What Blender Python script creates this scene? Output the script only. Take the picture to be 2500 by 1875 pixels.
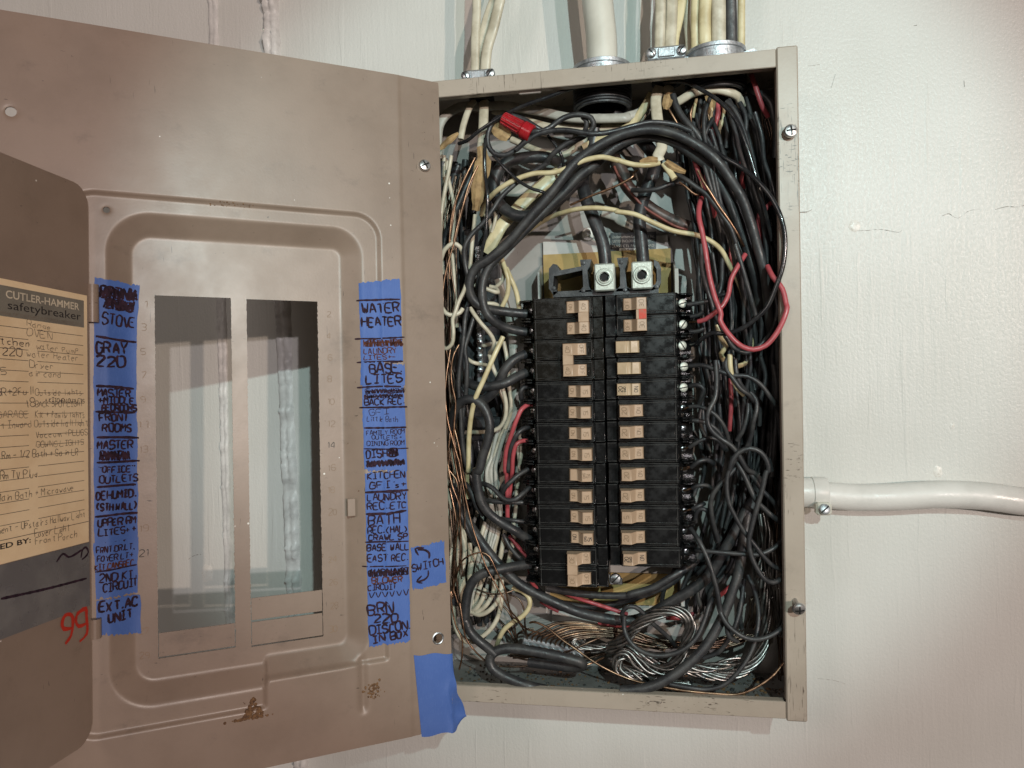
import bpy, math, random
import numpy as np
from mathutils import Matrix, Vector
random.seed(7)
rng = np.random.default_rng(7)
for o in list(bpy.data.objects):
    bpy.data.objects.remove(o)
scene = bpy.context.scene
COL = scene.collection

# ------------------------------------------------------------------ camera
# metres; wall is the plane y = 0, the room lies at y < 0, the box front rim is at y = -0.095
CAM = np.array([0.0, -0.75, 0.0])
CM = np.array([[0.98499807, -0.1713065, 0.02080607],
               [0.17054086, 0.98475526, 0.03424744],
               [-0.0263557, -0.03018538, 0.99919679]])      # columns: right, forward, up
FPX, CX, CY = 1800.0, 1250.0, 937.5
cam_data = bpy.data.cameras.new('camera')
cam = bpy.data.objects.new('camera', cam_data)
COL.objects.link(cam)
cam_data.sensor_fit = 'HORIZONTAL'
cam_data.sensor_width = 36.0
cam_data.lens = FPX / 2500.0 * 36.0
cam_data.clip_start = 0.02
cam_data.clip_end = 50
rm = Matrix(((CM[0][0], CM[0][2], -CM[0][1]), (CM[1][0], CM[1][2], -CM[1][1]), (CM[2][0], CM[2][2], -CM[2][1])))
cam.matrix_world = Matrix.Translation(CAM.tolist()) @ rm.to_4x4()
scene.camera = cam

# ------------------------------------------------------------------ world and lamps
world = bpy.data.worlds.new('World')
scene.world = world
world.use_nodes = True
bg = world.node_tree.nodes['Background']
bg.inputs[0].default_value = (1.0, 0.84, 0.72, 1)
bg.inputs[1].default_value = 0.06


def lamp(name, kind, loc, color, power, radius, target=None, size=None, blend=0.5):
    d = bpy.data.lights.new(name, kind)
    d.color = color
    d.energy = power
    d.shadow_soft_size = radius
    o = bpy.data.objects.new(name, d)
    COL.objects.link(o)
    o.location = loc
    if target is not None:
        o.rotation_euler = (Vector(target) - Vector(loc)).to_track_quat('-Z', 'Y').to_euler()
    if size:
        d.spot_size = math.radians(size)
        d.spot_blend = blend
    return o


lamp('work_light', 'SPOT', (0.33, -1.30, 0.45), (0.74, 1.0, 0.98), 39, 0.009, (-0.03, 0.0, 0.065), 39, 0.45)
lamp('white_bulb', 'POINT', (2.05, -4.0, 0.60), (1.0, 0.92, 0.94), 225, 0.032)
lamp('warm_bulb', 'POINT', (2.90, -4.0, 0.55), (1.0, 0.79, 0.645), 325, 0.032)
lamp('room_bulb', 'POINT', (-0.75, -1.75, 0.55), (1.0, 0.88, 0.82), 19, 0.22)
scene.view_settings.view_transform = 'Standard'
scene.view_settings.look = 'None'
scene.view_settings.exposure = -0.06
scene.view_settings.gamma = 1.0
scene.render.engine = 'CYCLES'
scene.cycles.use_denoising = True
scene.cycles.max_bounces = 6


# ------------------------------------------------------------------ pixel helpers (2500 x 1875 photograph)
def ray(px, py):
    return CM @ np.array([(px - CX) / FPX, 1.0, -(py - CY) / FPX])


def at(px, py, d):
    """point on the plane d millimetres in front of the wall"""
    v = ray(px, py)
    t = (-d / 1000.0 - CAM[1]) / v[1]
    return CAM + v * t


# cover pose (hinged at its right edge, swung out about 34 degrees)
CQ = np.array([[0.82930743, -0.55870875, -0.00968132],
               [0.55820186, 0.82750987, 0.06031659],
               [-0.02568802, -0.05542512, 0.99813235]])
CO = np.array([-0.17252677, -0.098, 0.2537211])
DOOR_A = math.radians(57.5)
DOOR_H = np.array([-0.277, -0.004, 0.0])
DQ = CQ @ np.array([[math.cos(DOOR_A), -math.sin(DOOR_A), 0], [math.sin(DOOR_A), math.cos(DOOR_A), 0], [0, 0, 1]])
DO = CO + CQ @ DOOR_H


def on_plane(px, py, Q, O, off=0.0):
    v = ray(px, py)
    n = Q[:, 1]
    o = O + n * off
    t = n @ (o - CAM) / (n @ v)
    p = Q.T @ (CAM + v * t - O)
    return p[0] * 1000, p[2] * 1000           # mm in the plane's own frame


def cov(px, py, off=0.0):
    return on_plane(px, py, CQ, CO, off)


def dor(px, py):
    return on_plane(px, py, DQ, DO)


# ------------------------------------------------------------------ materials
MAT = {}


def nodes_of(name):
    m = bpy.data.materials.new(name)
    m.use_nodes = True
    nt = m.node_tree
    b = nt.nodes['Principled BSDF']
    MAT[name] = m
    return m, nt, b


def nd(nt, kind, **kw):
    n = nt.nodes.new(kind)
    for k, v in kw.items():
        if k.startswith('_'):
            setattr(n, k[1:], v)
        else:
            n.inputs[k.replace('__', ' ')].default_value = v
    return n


def rgba(c):
    return (c[0], c[1], c[2], 1.0)


def coords(nt, scale=(1, 1, 1), kind='Object', loc=(0, 0, 0)):
    tc = nt.nodes.new('ShaderNodeTexCoord')
    mp = nt.nodes.new('ShaderNodeMapping')
    mp.inputs['Scale'].default_value = scale
    mp.inputs['Location'].default_value = loc
    nt.links.new(tc.outputs[kind], mp.inputs['Vector'])
    return mp.outputs[0]


def noise(nt, vec, scale, detail=4, rough=0.55, dist=0.0):
    n = nd(nt, 'ShaderNodeTexNoise', Scale=scale, Detail=detail, Roughness=rough, Distortion=dist)
    nt.links.new(vec, n.inputs['Vector'])
    return n.outputs['Fac']


def ramp(nt, fac, lo, hi, a=0.0, b=1.0):
    r = nd(nt, 'ShaderNodeMapRange')
    r.inputs['From Min'].default_value = lo
    r.inputs['From Max'].default_value = hi
    r.inputs['To Min'].default_value = a
    r.inputs['To Max'].default_value = b
    r.interpolation_type = 'SMOOTHSTEP'
    nt.links.new(fac, r.inputs['Value'])
    return r.outputs[0]


def mixc(nt, fac, a, b):
    m = nt.nodes.new('ShaderNodeMix')
    m.data_type = 'RGBA'
    for v, i in ((a, 6), (b, 7)):
        if isinstance(v, tuple):
            m.inputs[i].default_value = rgba(v)
        else:
            nt.links.new(v, m.inputs[i])
    if isinstance(fac, float):
        m.inputs[0].default_value = fac
    else:
        nt.links.new(fac, m.inputs[0])
    return m.outputs[2]


def math_n(nt, op, a, b=None):
    n = nt.nodes.new('ShaderNodeMath')
    n.operation = op
    for i, v in enumerate((a, b)):
        if v is None:
            continue
        if isinstance(v, (int, float)):
            n.inputs[i].default_value = v
        else:
            nt.links.new(v, n.inputs[i])
    return n.outputs[0]


def bump(nt, b, height, strength=0.3, dist=0.001, prev=None):
    n = nd(nt, 'ShaderNodeBump', Strength=strength, Distance=dist)
    nt.links.new(height, n.inputs['Height'])
    if prev is not None:
        nt.links.new(prev, n.inputs['Normal'])
    nt.links.new(n.outputs[0], b.inputs['Normal'])
    return n.outputs[0]


def simple(name, c, rough=0.5, metal=0.0, c2=None, nscale=60, grain=0.0, gscale=900, rvar=0.12, spec=0.5, lo=0.4, hi=0.68):
    m, nt, b = nodes_of(name)
    b.inputs['Metallic'].default_value = metal
    b.inputs['Specular IOR Level'].default_value = spec
    v = coords(nt)
    f = noise(nt, v, nscale, 5, 0.6)
    if c2 is None:
        c2 = tuple(x * 0.8 for x in c)
    nt.links.new(mixc(nt, ramp(nt, f, lo, hi), tuple(c), tuple(c2)), b.inputs['Base Color'])
    f2 = noise(nt, v, nscale * 2.3, 3)
    nt.links.new(ramp(nt, f2, 0.3, 0.7, max(0.02, rough - rvar), min(1, rough + rvar)), b.inputs['Roughness'])
    if grain:
        bump(nt, b, noise(nt, v, gscale, 3), grain, 0.0006)
    return m


def wall_mat():
    m, nt, b = nodes_of('wall_paint')
    b.inputs['Specular IOR Level'].default_value = 0.32
    v = coords(nt)
    st = noise(nt, coords(nt, (210, 1, 16)), 1.0, 5, 0.6, 0.3)
    st2 = noise(nt, coords(nt, (60, 1, 8), loc=(3, 0, 1)), 1.0, 5, 0.65, 0.8)
    fine = noise(nt, coords(nt, (1, 1, 0.75)), 420, 3, 0.6)
    big = noise(nt, v, 5, 3)
    col = mixc(nt, ramp(nt, big, 0.35, 0.7), (0.62, 0.615, 0.585), (0.57, 0.565, 0.53))
    # small dark pits and grime spots with their own shapes
    vo = nd(nt, 'ShaderNodeTexVoronoi', Scale=38.0, Randomness=1.0)
    nt.links.new(coords(nt, (1, 1, 0.6)), vo.inputs['Vector'])
    pit = math_n(nt, 'MULTIPLY', ramp(nt, vo.outputs['Distance'], 0.028, 0.05, 1, 0), ramp(nt, noise(nt, v, 23, 2), 0.60, 0.64))
    col = mixc(nt, pit, col, (0.16, 0.13, 0.10))
    gr = math_n(nt, 'MULTIPLY', ramp(nt, noise(nt, coords(nt, (70, 1, 16)), 1.0, 6, 0.75), 0.66, 0.74), 0.22)
    col = mixc(nt, gr, col, (0.36, 0.31, 0.25))
    nt.links.new(col, b.inputs['Base Color'])
    nt.links.new(ramp(nt, fine, 0.3, 0.7, 0.27, 0.42), b.inputs['Roughness'])
    h = math_n(nt, 'ADD', math_n(nt, 'MULTIPLY', st, 0.36), math_n(nt, 'MULTIPLY', st2, 0.42))
    runs = ramp(nt, noise(nt, coords(nt, (120, 1, 7.5), loc=(9, 0, 5)), 1.0, 3, 0.5, 0.5), 0.60, 0.75)
    h = math_n(nt, 'ADD', h, math_n(nt, 'MULTIPLY', runs, 0.30))
    h = math_n(nt, 'ADD', h, math_n(nt, 'MULTIPLY', fine, 0.42))
    h = math_n(nt, 'SUBTRACT', h, pit)
    bump(nt, b, h, 0.75, 0.0011)
    return m


def taupe(name, c, c2, worn=1.0, dust=0.0, scr=0.5):
    """stove-enamel paint on sheet steel: mottled, scuffed, specks of white paint and dark scratches"""
    m, nt, b = nodes_of(name)
    v = coords(nt)
    col = mixc(nt, ramp(nt, noise(nt, v, 14, 6, 0.65), 0.35, 0.7), c, c2)
    # greasy smudges
    col = mixc(nt, math_n(nt, 'MULTIPLY', ramp(nt, noise(nt, coords(nt, (1, 1, 1.4), loc=(5, 1, 2)), 26, 7, 0.7), 0.55, 0.76), 0.5 * worn), col, tuple(x * 0.55 for x in c))
    # fine scratches
    for k, (sx, sz) in enumerate(((900, 60), (160, 700))):
        s = math_n(nt, 'MULTIPLY', ramp(nt, noise(nt, coords(nt, (sx, 200, sz), loc=(k, 2, 7)), 1.0, 2, 0.5, 0.5), 0.745 - 0.05 * scr, 0.785 - 0.05 * scr),
                   ramp(nt, noise(nt, v, 17 + 9 * k, 3), 0.52, 0.62))
        col = mixc(nt, math_n(nt, 'MULTIPLY', s, 0.75 * worn), col, (0.05, 0.035, 0.025))
    # dried white paint specks
    vo = nd(nt, 'ShaderNodeTexVoronoi', Scale=95.0)
    nt.links.new(v, vo.inputs['Vector'])
    sp = math_n(nt, 'MULTIPLY', ramp(nt, vo.outputs['Distance'], 0.06, 0.09, 1, 0), ramp(nt, noise(nt, v, 31, 1), 0.64, 0.66))
    col = mixc(nt, math_n(nt, 'MULTIPLY', sp, 0.8 * worn), col, (0.7, 0.68, 0.63))
    # rusty chips
    ch = math_n(nt, 'MULTIPLY', ramp(nt, noise(nt, v, 210, 3, 0.7), 0.70, 0.735), ramp(nt, noise(nt, v, 19, 3), 0.55, 0.66))
    col = mixc(nt, math_n(nt, 'MULTIPLY', ch, 0.85 * worn), col, (0.10, 0.05, 0.025))
    if dust:
        col = mixc(nt, math_n(nt, 'MULTIPLY', ramp(nt, noise(nt, v, 45, 6, 0.7), 0.3, 0.65), dust), col, (0.15, 0.14, 0.125))
    nt.links.new(col, b.inputs['Base Color'])
    nt.links.new(ramp(nt, noise(nt, v, 22, 5, 0.6), 0.3, 0.7, 0.37, 0.45), b.inputs['Roughness'])
    bump(nt, b, noise(nt, v, 650, 2), 0.10, 0.0004)
    return m


wall_mat()
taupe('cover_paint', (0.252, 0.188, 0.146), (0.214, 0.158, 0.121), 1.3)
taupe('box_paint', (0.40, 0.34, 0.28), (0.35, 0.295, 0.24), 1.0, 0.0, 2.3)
taupe('inside_paint', (0.33, 0.32, 0.30), (0.28, 0.27, 0.25), 0.5)
taupe('dusty_floor', (0.27, 0.26, 0.25), (0.21, 0.20, 0.19), 0.6, 0.55)
simple('pan_paint', (0.50, 0.49, 0.46), 0.45, c2=(0.43, 0.42, 0.39), nscale=30)
simple('black_wire', (0.022, 0.022, 0.024), 0.38, c2=(0.05, 0.05, 0.052), nscale=90, grain=0.15)
simple('dusty_wire', (0.023, 0.023, 0.025), 0.46, c2=(0.050, 0.049, 0.048), nscale=70, grain=0.3)
simple('brown_black_wire', (0.04, 0.028, 0.024), 0.5, c2=(0.09, 0.06, 0.05), nscale=70)
simple('glossy_wire', (0.014, 0.014, 0.016), 0.16, c2=(0.03, 0.03, 0.03), nscale=120, rvar=0.06)
simple('white_wire', (0.56, 0.51, 0.40), 0.42, c2=(0.39, 0.345, 0.255), nscale=60)
simple('grey_white_wire', (0.44, 0.43, 0.38), 0.5, c2=(0.31, 0.30, 0.26), nscale=50)
simple('yellowed_wire', (0.62, 0.54, 0.33), 0.40, c2=(0.45, 0.37, 0.20), nscale=55)
simple('red_wire', (0.42, 0.078, 0.090), 0.42, c2=(0.31, 0.055, 0.062), nscale=60)
simple('dull_red', (0.20, 0.06, 0.045), 0.55)
simple('copper', (0.36, 0.22, 0.14), 0.40, 1.0, c2=(0.13, 0.08, 0.055), nscale=80)
simple('dark_copper', (0.19, 0.135, 0.10), 0.42, 1.0, c2=(0.09, 0.062, 0.048), nscale=80)
simple('screw_steel', (0.66, 0.66, 0.66), 0.42, 1.0, c2=(0.45, 0.44, 0.43))
simple('tinned', (0.36, 0.35, 0.335), 0.40, 1.0, c2=(0.20, 0.19, 0.18), nscale=90)
simple('zinc', (0.62, 0.64, 0.66), 0.38, 1.0, c2=(0.48, 0.49, 0.50), nscale=120, grain=0.2, gscale=500)
simple('cast_zinc', (0.50, 0.53, 0.56), 0.50, 0.85, c2=(0.40, 0.42, 0.44), nscale=150, grain=0.5, gscale=420)
simple('lug_metal', (0.55, 0.58, 0.52), 0.55, 0.55, c2=(0.44, 0.47, 0.42), nscale=500, grain=0.3, gscale=700)
simple('dark_gap', (0.01, 0.01, 0.01), 0.8)
simple('edge_glint_dust', (0.085, 0.083, 0.08), 0.45, c2=(0.03, 0.03, 0.03), nscale=160)  # paler grey stands in for light caught on moulded edges, plus dust
simple('breaker_black', (0.0055, 0.0056, 0.0060), 0.25, c2=(0.0085, 0.0085, 0.009), nscale=45, grain=0.12, gscale=1200)
simple('breaker_old', (0.0085, 0.0075, 0.006), 0.25, c2=(0.013, 0.011, 0.0085), nscale=45, grain=0.12, gscale=1200)
simple('frame_black', (0.022, 0.024, 0.027), 0.45, c2=(0.07, 0.075, 0.08), nscale=70, grain=0.3)
simple('toggle_tan', (0.45, 0.315, 0.215), 0.4, c2=(0.39, 0.27, 0.18), nscale=80, grain=0.1)
simple('toggle_pale', (0.48, 0.36, 0.235), 0.4, c2=(0.42, 0.31, 0.195), nscale=80, grain=0.1)
simple('toggle_mark', (0.23, 0.15, 0.09), 0.6)
simple('print_black', (0.018, 0.014, 0.014), 0.6)
simple('red_paint', (0.55, 0.05, 0.025), 0.45, c2=(0.42, 0.10, 0.06), nscale=300)
simple('fish_paper', (0.42, 0.30, 0.115), 0.75, c2=(0.34, 0.24, 0.09), nscale=35, grain=0.4, gscale=900)
simple('kraft_paper', (0.40, 0.27, 0.13), 0.8, c2=(0.24, 0.15, 0.07), nscale=120, grain=0.6, gscale=400)
simple('wire_nut_red', (0.36, 0.012, 0.018), 0.28)
simple('dust', (0.13, 0.115, 0.10), 0.95, c2=(0.06, 0.05, 0.045), nscale=200)
simple('mud', (0.20, 0.11, 0.05), 0.95, c2=(0.09, 0.05, 0.03), nscale=400, grain=0.8, gscale=600)
simple('card', (0.84, 0.66, 0.42), 0.8, c2=(0.76, 0.57, 0.345), nscale=22)
simple('card_band', (0.20, 0.185, 0.15), 0.8, c2=(0.17, 0.155, 0.125), nscale=60)
simple('card_white', (0.66, 0.58, 0.44), 0.8)
simple('pencil', (0.20, 0.16, 0.12), 0.7)
simple('pen', (0.07, 0.055, 0.05), 0.7)
simple('dark_tape', (0.13, 0.125, 0.125), 0.35, c2=(0.17, 0.165, 0.16), nscale=40)
simple('clear_tape', (0.36, 0.33, 0.30), 0.2, c2=(0.45, 0.42, 0.38), nscale=60)
simple('marker', (0.020, 0.012, 0.018), 0.85, spec=0.12,  c2=(0.045, 0.022, 0.035), nscale=260, lo=0.35, hi=0.7)
simple('brown_marker', (0.10, 0.035, 0.02), 0.85, spec=0.12,  c2=(0.05, 0.02, 0.02), nscale=260)
simple('red_marker', (0.45, 0.035, 0.02), 0.85, spec=0.15)
simple('label_paper', (0.55, 0.56, 0.53), 0.6, c2=(0.48, 0.49, 0.46), nscale=60)
simple('white_plastic', (0.70, 0.70, 0.66), 0.4)
simple('conduit_white', (0.62, 0.60, 0.53), 0.40, c2=(0.54, 0.52, 0.45), nscale=18)
simple('painted_cable', (0.68, 0.655, 0.62), 0.38, c2=(0.60, 0.58, 0.545), nscale=26, grain=0.3, gscale=300)
simple('crack', (0.36, 0.34, 0.31), 0.9)
simple('blemish', (0.68, 0.66, 0.62), 0.4, c2=(0.52, 0.48, 0.42), nscale=500, lo=0.5, hi=0.75)
simple('caulk', (0.64, 0.625, 0.605), 0.5, grain=0.7, gscale=220)


def tape_mat():
    m, nt, b = nodes_of('blue_tape')
    v = coords(nt)
    cre = noise(nt, coords(nt, (900, 100, 240)), 1.0, 3, 0.6)
    col = mixc(nt, ramp(nt, noise(nt, v, 40, 4), 0.3, 0.7), (0.045, 0.108, 0.345), (0.058, 0.126, 0.375))
    col = mixc(nt, math_n(nt, 'MULTIPLY', ramp(nt, cre, 0.5, 0.8), 0.35), col, (0.09, 0.17, 0.44))
    nt.links.new(col, b.inputs['Base Color'])
    b.inputs['Roughness'].default_value = 0.62
    bump(nt, b, cre, 0.35, 0.0005)


tape_mat()


# ------------------------------------------------------------------ mesh builder
class MB:
    def __init__(self):
        self.v, self.f, self.m, self.mats = [], [], [], []

    def mi(self, mat):
        if mat not in self.mats:
            self.mats.append(mat)
        return self.mats.index(mat)

    def add(self, verts, faces, mat):
        o = len(self.v)
        k = self.mi(mat)
        self.v.extend([tuple(map(float, p)) for p in verts])
        for f in faces:
            self.f.append(tuple(i + o for i in f))
            self.m.append(k)

    def box(self, x0, x1, y0, y1, z0, z1, mat, bev=0.0):
        if bev <= 0:
            vs = [(x, y, z) for x in (x0, x1) for y in (y0, y1) for z in (z0, z1)]
            fs = [(0, 1, 3, 2), (4, 6, 7, 5), (0, 4, 5, 1), (2, 3, 7, 6), (0, 2, 6, 4), (1, 5, 7, 3)]
            self.add(vs, fs, mat)
            return
        # rounded-edge box: chamfer every edge
        b = min(bev, (x1 - x0) / 2.01, (y1 - y0) / 2.01, (z1 - z0) / 2.01)
        vs, idx = [], {}
        for i, x in enumerate((x0, x1)):
            for j, y in enumerate((y0, y1)):
                for k, z in enumerate((z0, z1)):
                    sx, sy, sz = (1 if i == 0 else -1), (1 if j == 0 else -1), (1 if k == 0 else -1)
                    for a in range(3):
                        p = [x + sx * b, y + sy * b, z + sz * b]
                        p[a] = (x, y, z)[a]
                        idx[(i, j, k, a)] = len(vs)
                        vs.append(p)
        fs = []
        for i in (0, 1):
            fs.append([idx[(i, 0, 0, 0)], idx[(i, 0, 1, 0)], idx[(i, 1, 1, 0)], idx[(i, 1, 0, 0)]])
            fs.append([idx[(0, i, 0, 1)], idx[(0, i, 1, 1)], idx[(1, i, 1, 1)], idx[(1, i, 0, 1)]])
            fs.append([idx[(0, 0, i, 2)], idx[(0, 1, i, 2)], idx[(1, 1, i, 2)], idx[(1, 0, i, 2)]])
        for i in (0, 1):
            for j in (0, 1):
                fs.append([idx[(i, j, 0, 0)], idx[(i, j, 1, 0)], idx[(i, j, 1, 1)], idx[(i, j, 0, 1)]])
                fs.append([idx[(i, 0, j, 0)], idx[(i, 1, j, 0)], idx[(i, 1, j, 2)], idx[(i, 0, j, 2)]])
                fs.append([idx[(0, i, j, 1)], idx[(1, i, j, 1)], idx[(1, i, j, 2)], idx[(0, i, j, 2)]])
                for k in (0, 1):
                    fs.append([idx[(i, j, k, 0)], idx[(i, j, k, 1)], idx[(i, j, k, 2)]])
        self.add(vs, fs, mat)

    def prism(self, pts, axis, a, b, mat):
        """polygon in two axes, extruded along the third ('x','y','z') from a to b"""
        def mk(p, t):
            return {'x': (t, p[0], p[1]), 'y': (p[0], t, p[1]), 'z': (p[0], p[1], t)}[axis]
        n = len(pts)
        vs = [mk(p, a) for p in pts] + [mk(p, b) for p in pts]
        fs = [tuple(range(n)), tuple(range(2 * n - 1, n - 1, -1))]
        fs += [(i, (i + 1) % n, n + (i + 1) % n, n + i) for i in range(n)]
        self.add(vs, fs, mat)

    def tube(self, pts, r, mat, n=9, flat=None, side=None, cap=True):
        P = np.array(pts, float)
        m = len(P)
        rr = np.full(m, r) if np.isscalar(r) else np.array(r)
        T = np.gradient(P, axis=0)
        T /= (np.linalg.norm(T, axis=1)[:, None] + 1e-12)
        vs = []
        ref = np.array([0.0, -1.0, 0.0]) if side is None else np.array(side, float)
        if abs(T[0] @ ref) > 0.9:
            ref = np.array([1.0, 0.2, 0.1])
        u = np.cross(T[0], ref)
        u /= np.linalg.norm(u)
        for i in range(m):
            if flat is not None:
                a = np.cross(T[i], ref)
                if np.linalg.norm(a) > 1e-3:
                    u = a
            u = u - T[i] * (u @ T[i])
            u /= np.linalg.norm(u) + 1e-12
            w = np.cross(T[i], u)
            for k in range(n):
                an = 2 * math.pi * k / n
                c, s = math.cos(an), math.sin(an)
                if flat is not None:   # flattened oval
                    c = math.copysign(abs(c) ** 0.7, c)
                    s = math.copysign(abs(s) ** 0.8, s) * flat
                vs.append(P[i] + (u * c + w * s) * rr[i])
        fs = [(i * n + k, i * n + (k + 1) % n, (i + 1) * n + (k + 1) % n, (i + 1) * n + k) for i in range(m - 1) for k in range(n)]
        if cap:
            fs += [tuple(range(n - 1, -1, -1)), tuple((m - 1) * n + k for k in range(n))]
        self.add(vs, fs, mat)

    def lathe(self, c, axis, prof, mat, n=24, cap=True):
        """prof: list of (radius, height along axis) from the point c"""
        c = np.array(c, float)
        a = np.array(axis, float)
        a /= np.linalg.norm(a)
        h = np.array([0, 0, 1.0]) if abs(a[2]) < 0.9 else np.array([1.0, 0, 0])
        u = np.cross(a, h)
        u /= np.linalg.norm(u)
        w = np.cross(a, u)
        vs, fs = [], []
        for r, t in prof:
            for k in range(n):
                an = 2 * math.pi * k / n
                vs.append(c + a * t + (u * math.cos(an) + w * math.sin(an)) * r)
        for i in range(len(prof) - 1):
            for k in range(n):
                fs.append((i * n + k, i * n + (k + 1) % n, (i + 1) * n + (k + 1) % n, (i + 1) * n + k))
        if cap and prof[0][0] > 1e-6:
            fs.append(tuple(range(n - 1, -1, -1)))
        if cap and prof[-1][0] > 1e-6:
            fs.append(tuple((len(prof) - 1) * n + k for k in range(n)))
        self.add(vs, fs, mat)

    def xform(self, M):
        M = np.array(M)
        self.v = [tuple(M[:3, :3] @ np.array(p) + M[:3, 3]) for p in self.v]

    def build(self, name, parent=None, smooth=35, kind=None):
        me = bpy.data.meshes.new(name)
        me.from_pydata(self.v, [], self.f)
        for mt in self.mats:
            me.materials.append(MAT[mt])
        me.polygons.foreach_set('material_index', self.m)
        if smooth:
            me.polygons.foreach_set('use_smooth', [True] * len(self.f))
            me.set_sharp_from_angle(angle=math.radians(smooth))
        me.update()
        o = bpy.data.objects.new(name, me)
        COL.objects.link(o)
        if parent is not None:
            o.parent = parent
        if kind:
            o['kind'] = kind
        return o


def tag(o, label, cat, group=None):
    o['label'] = label
    o['category'] = cat
    if group:
        o['group'] = group
    return o


def thing(name, label, cat, group=None, loc=(0, 0, 0), Q=None):
    o = bpy.data.objects.new(name, None)
    COL.objects.link(o)
    M = Matrix.Translation(Vector([float(a) for a in loc]))
    if Q is not None:
        M = M @ Matrix([[float(a) for a in r] for r in Q]).to_4x4()
    o.matrix_world = M
    o.empty_display_size = 0.02
    return tag(o, label, cat, group)


def spline(P, step=0.004, jitter=0.0):
    """Catmull-Rom (centripetal-ish) through the points, resampled"""
    P = np.array(P, float)
    if len(P) == 2:
        n = max(2, int(np.linalg.norm(P[1] - P[0]) / step))
        return P[0] + (P[1] - P[0]) * np.linspace(0, 1, n + 1)[:, None]
    Q = np.vstack([2 * P[0] - P[1], P, 2 * P[-1] - P[-2]])
    out = []
    for i in range(1, len(Q) - 2):
        p0, p1, p2, p3 = Q[i - 1], Q[i], Q[i + 1], Q[i + 2]
        d = [max(np.linalg.norm(b - a), 1e-5) ** 0.5 for a, b in ((p0, p1), (p1, p2), (p2, p3))]
        m1 = ((p1 - p0) / d[0] - (p2 - p0) / (d[0] + d[1]) + (p2 - p1) / d[1]) * d[1]
        m2 = ((p2 - p1) / d[1] - (p3 - p1) / (d[1] + d[2]) + (p3 - p2) / d[2]) * d[1]
        n = max(2, int(np.linalg.norm(p2 - p1) / step))
        for t in np.linspace(0, 1, n, endpoint=False):
            a = 2 * t ** 3 - 3 * t ** 2 + 1
            out.append(a * p1 + (t ** 3 - 2 * t ** 2 + t) * m1 + (-2 * t ** 3 + 3 * t ** 2) * p2 + (t ** 3 - t ** 2) * m2)
    out.append(Q[-2])
    out = np.array(out)
    if jitter:
        n = len(out)
        k = max(2, n // 5)
        off = rng.normal(0, jitter, (k, 3))
        xs = np.linspace(0, k - 1, n)
        for a in range(3):
            out[:, a] += np.interp(xs, np.arange(k), off[:, a])
        out[1:-1] = (out[:-2] + out[1:-1] * 2 + out[2:]) / 4
    return out


# ------------------------------------------------------------------ single-stroke hand lettering
GL = {
 'A': '00 26 40;12 32', 'B': '00 06 36 45 44 33 03;33 42 41 30 00', 'C': '45 36 16 05 01 10 30 41', 'D': '00 06 26 45 41 20 00',
 'E': '46 06 00 40;03 33', 'F': '46 06 00;03 33', 'G': '45 36 16 05 01 10 30 41 43 23', 'H': '00 06;40 46;03 43', 'I': '06 46;26 20;00 40',
 'J': '46 41 30 10 01', 'K': '00 06;46 03 40', 'L': '06 00 40', 'M': '00 06 23 46 40', 'N': '00 06 40 46', 'O': '16 05 01 10 30 41 45 36 16',
 'P': '00 06 36 45 44 33 03', 'Q': '16 05 01 10 30 41 45 36 16;22 40', 'R': '00 06 36 45 44 33 03;23 40', 'S': '45 36 16 05 04 13 33 42 41 30 10 01',
 'T': '06 46;26 20', 'U': '06 01 10 30 41 46', 'V': '06 20 46', 'W': '06 10 23 30 46', 'X': '06 40;00 46', 'Y': '06 23 46;23 20', 'Z': '06 46 00 40',
 '0': '16 05 01 10 30 41 45 36 16', '1': '15 26 20', '2': '05 16 36 45 44 00 40', '3': '06 36 45 44 33 13;33 42 41 30 00', '4': '30 36 02 42',
 '5': '46 06 03 33 42 41 30 00', '6': '45 26 05 01 10 30 41 42 33 03', '7': '06 46 10', '8': '13 04 05 16 36 45 44 33 13 02 01 10 30 41 42 33',
 '9': '43 13 04 05 16 36 45 41 20', '.': '10 11', ',': '11 00', '+': '21 25;03 43', '-': '03 43', "'": '25 26', '"': '15 16;35 36',
 '(': '36 14 12 30', ')': '06 24 22 00', '&': '40 05 16 25 02 10 42', '/': '00 46', '~': '02 14 22 34 42', ':': '21 22;24 25',
 'a': '33 13 02 01 10 30;34 31 40', 'b': '06 00 30 41 42 33 03', 'c': '33 13 02 01 10 30', 'd': '33 13 02 01 10 30;36 30', 'e': '02 32 33 13 02 01 10 30', 'f': '35 26 15 10;03 33',
 'g': '33 13 02 11 31;34 30', 'h': '06 00;02 13 33 30', 'i': '23 20;25 24', 'k': '06 00;33 01 30', 'l': '26 20', 'm': '00 03;02 13 20;22 33 40', 'n': '00 03;02 13 33 30',
 'o': '13 02 01 10 30 31 33 13', 'p': '00 04 34 33 02', 'r': '00 03;02 13 33', 's': '33 13 12 31 30 00', 't': '25 21 30;04 34', 'u': '03 01 10 30;33 30', 'v': '03 20 43', 'w': '03 10 22 30 43', 'x': '03 30;00 33',
 'y': '03 20;43 10 00', ' ': ''}


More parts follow.
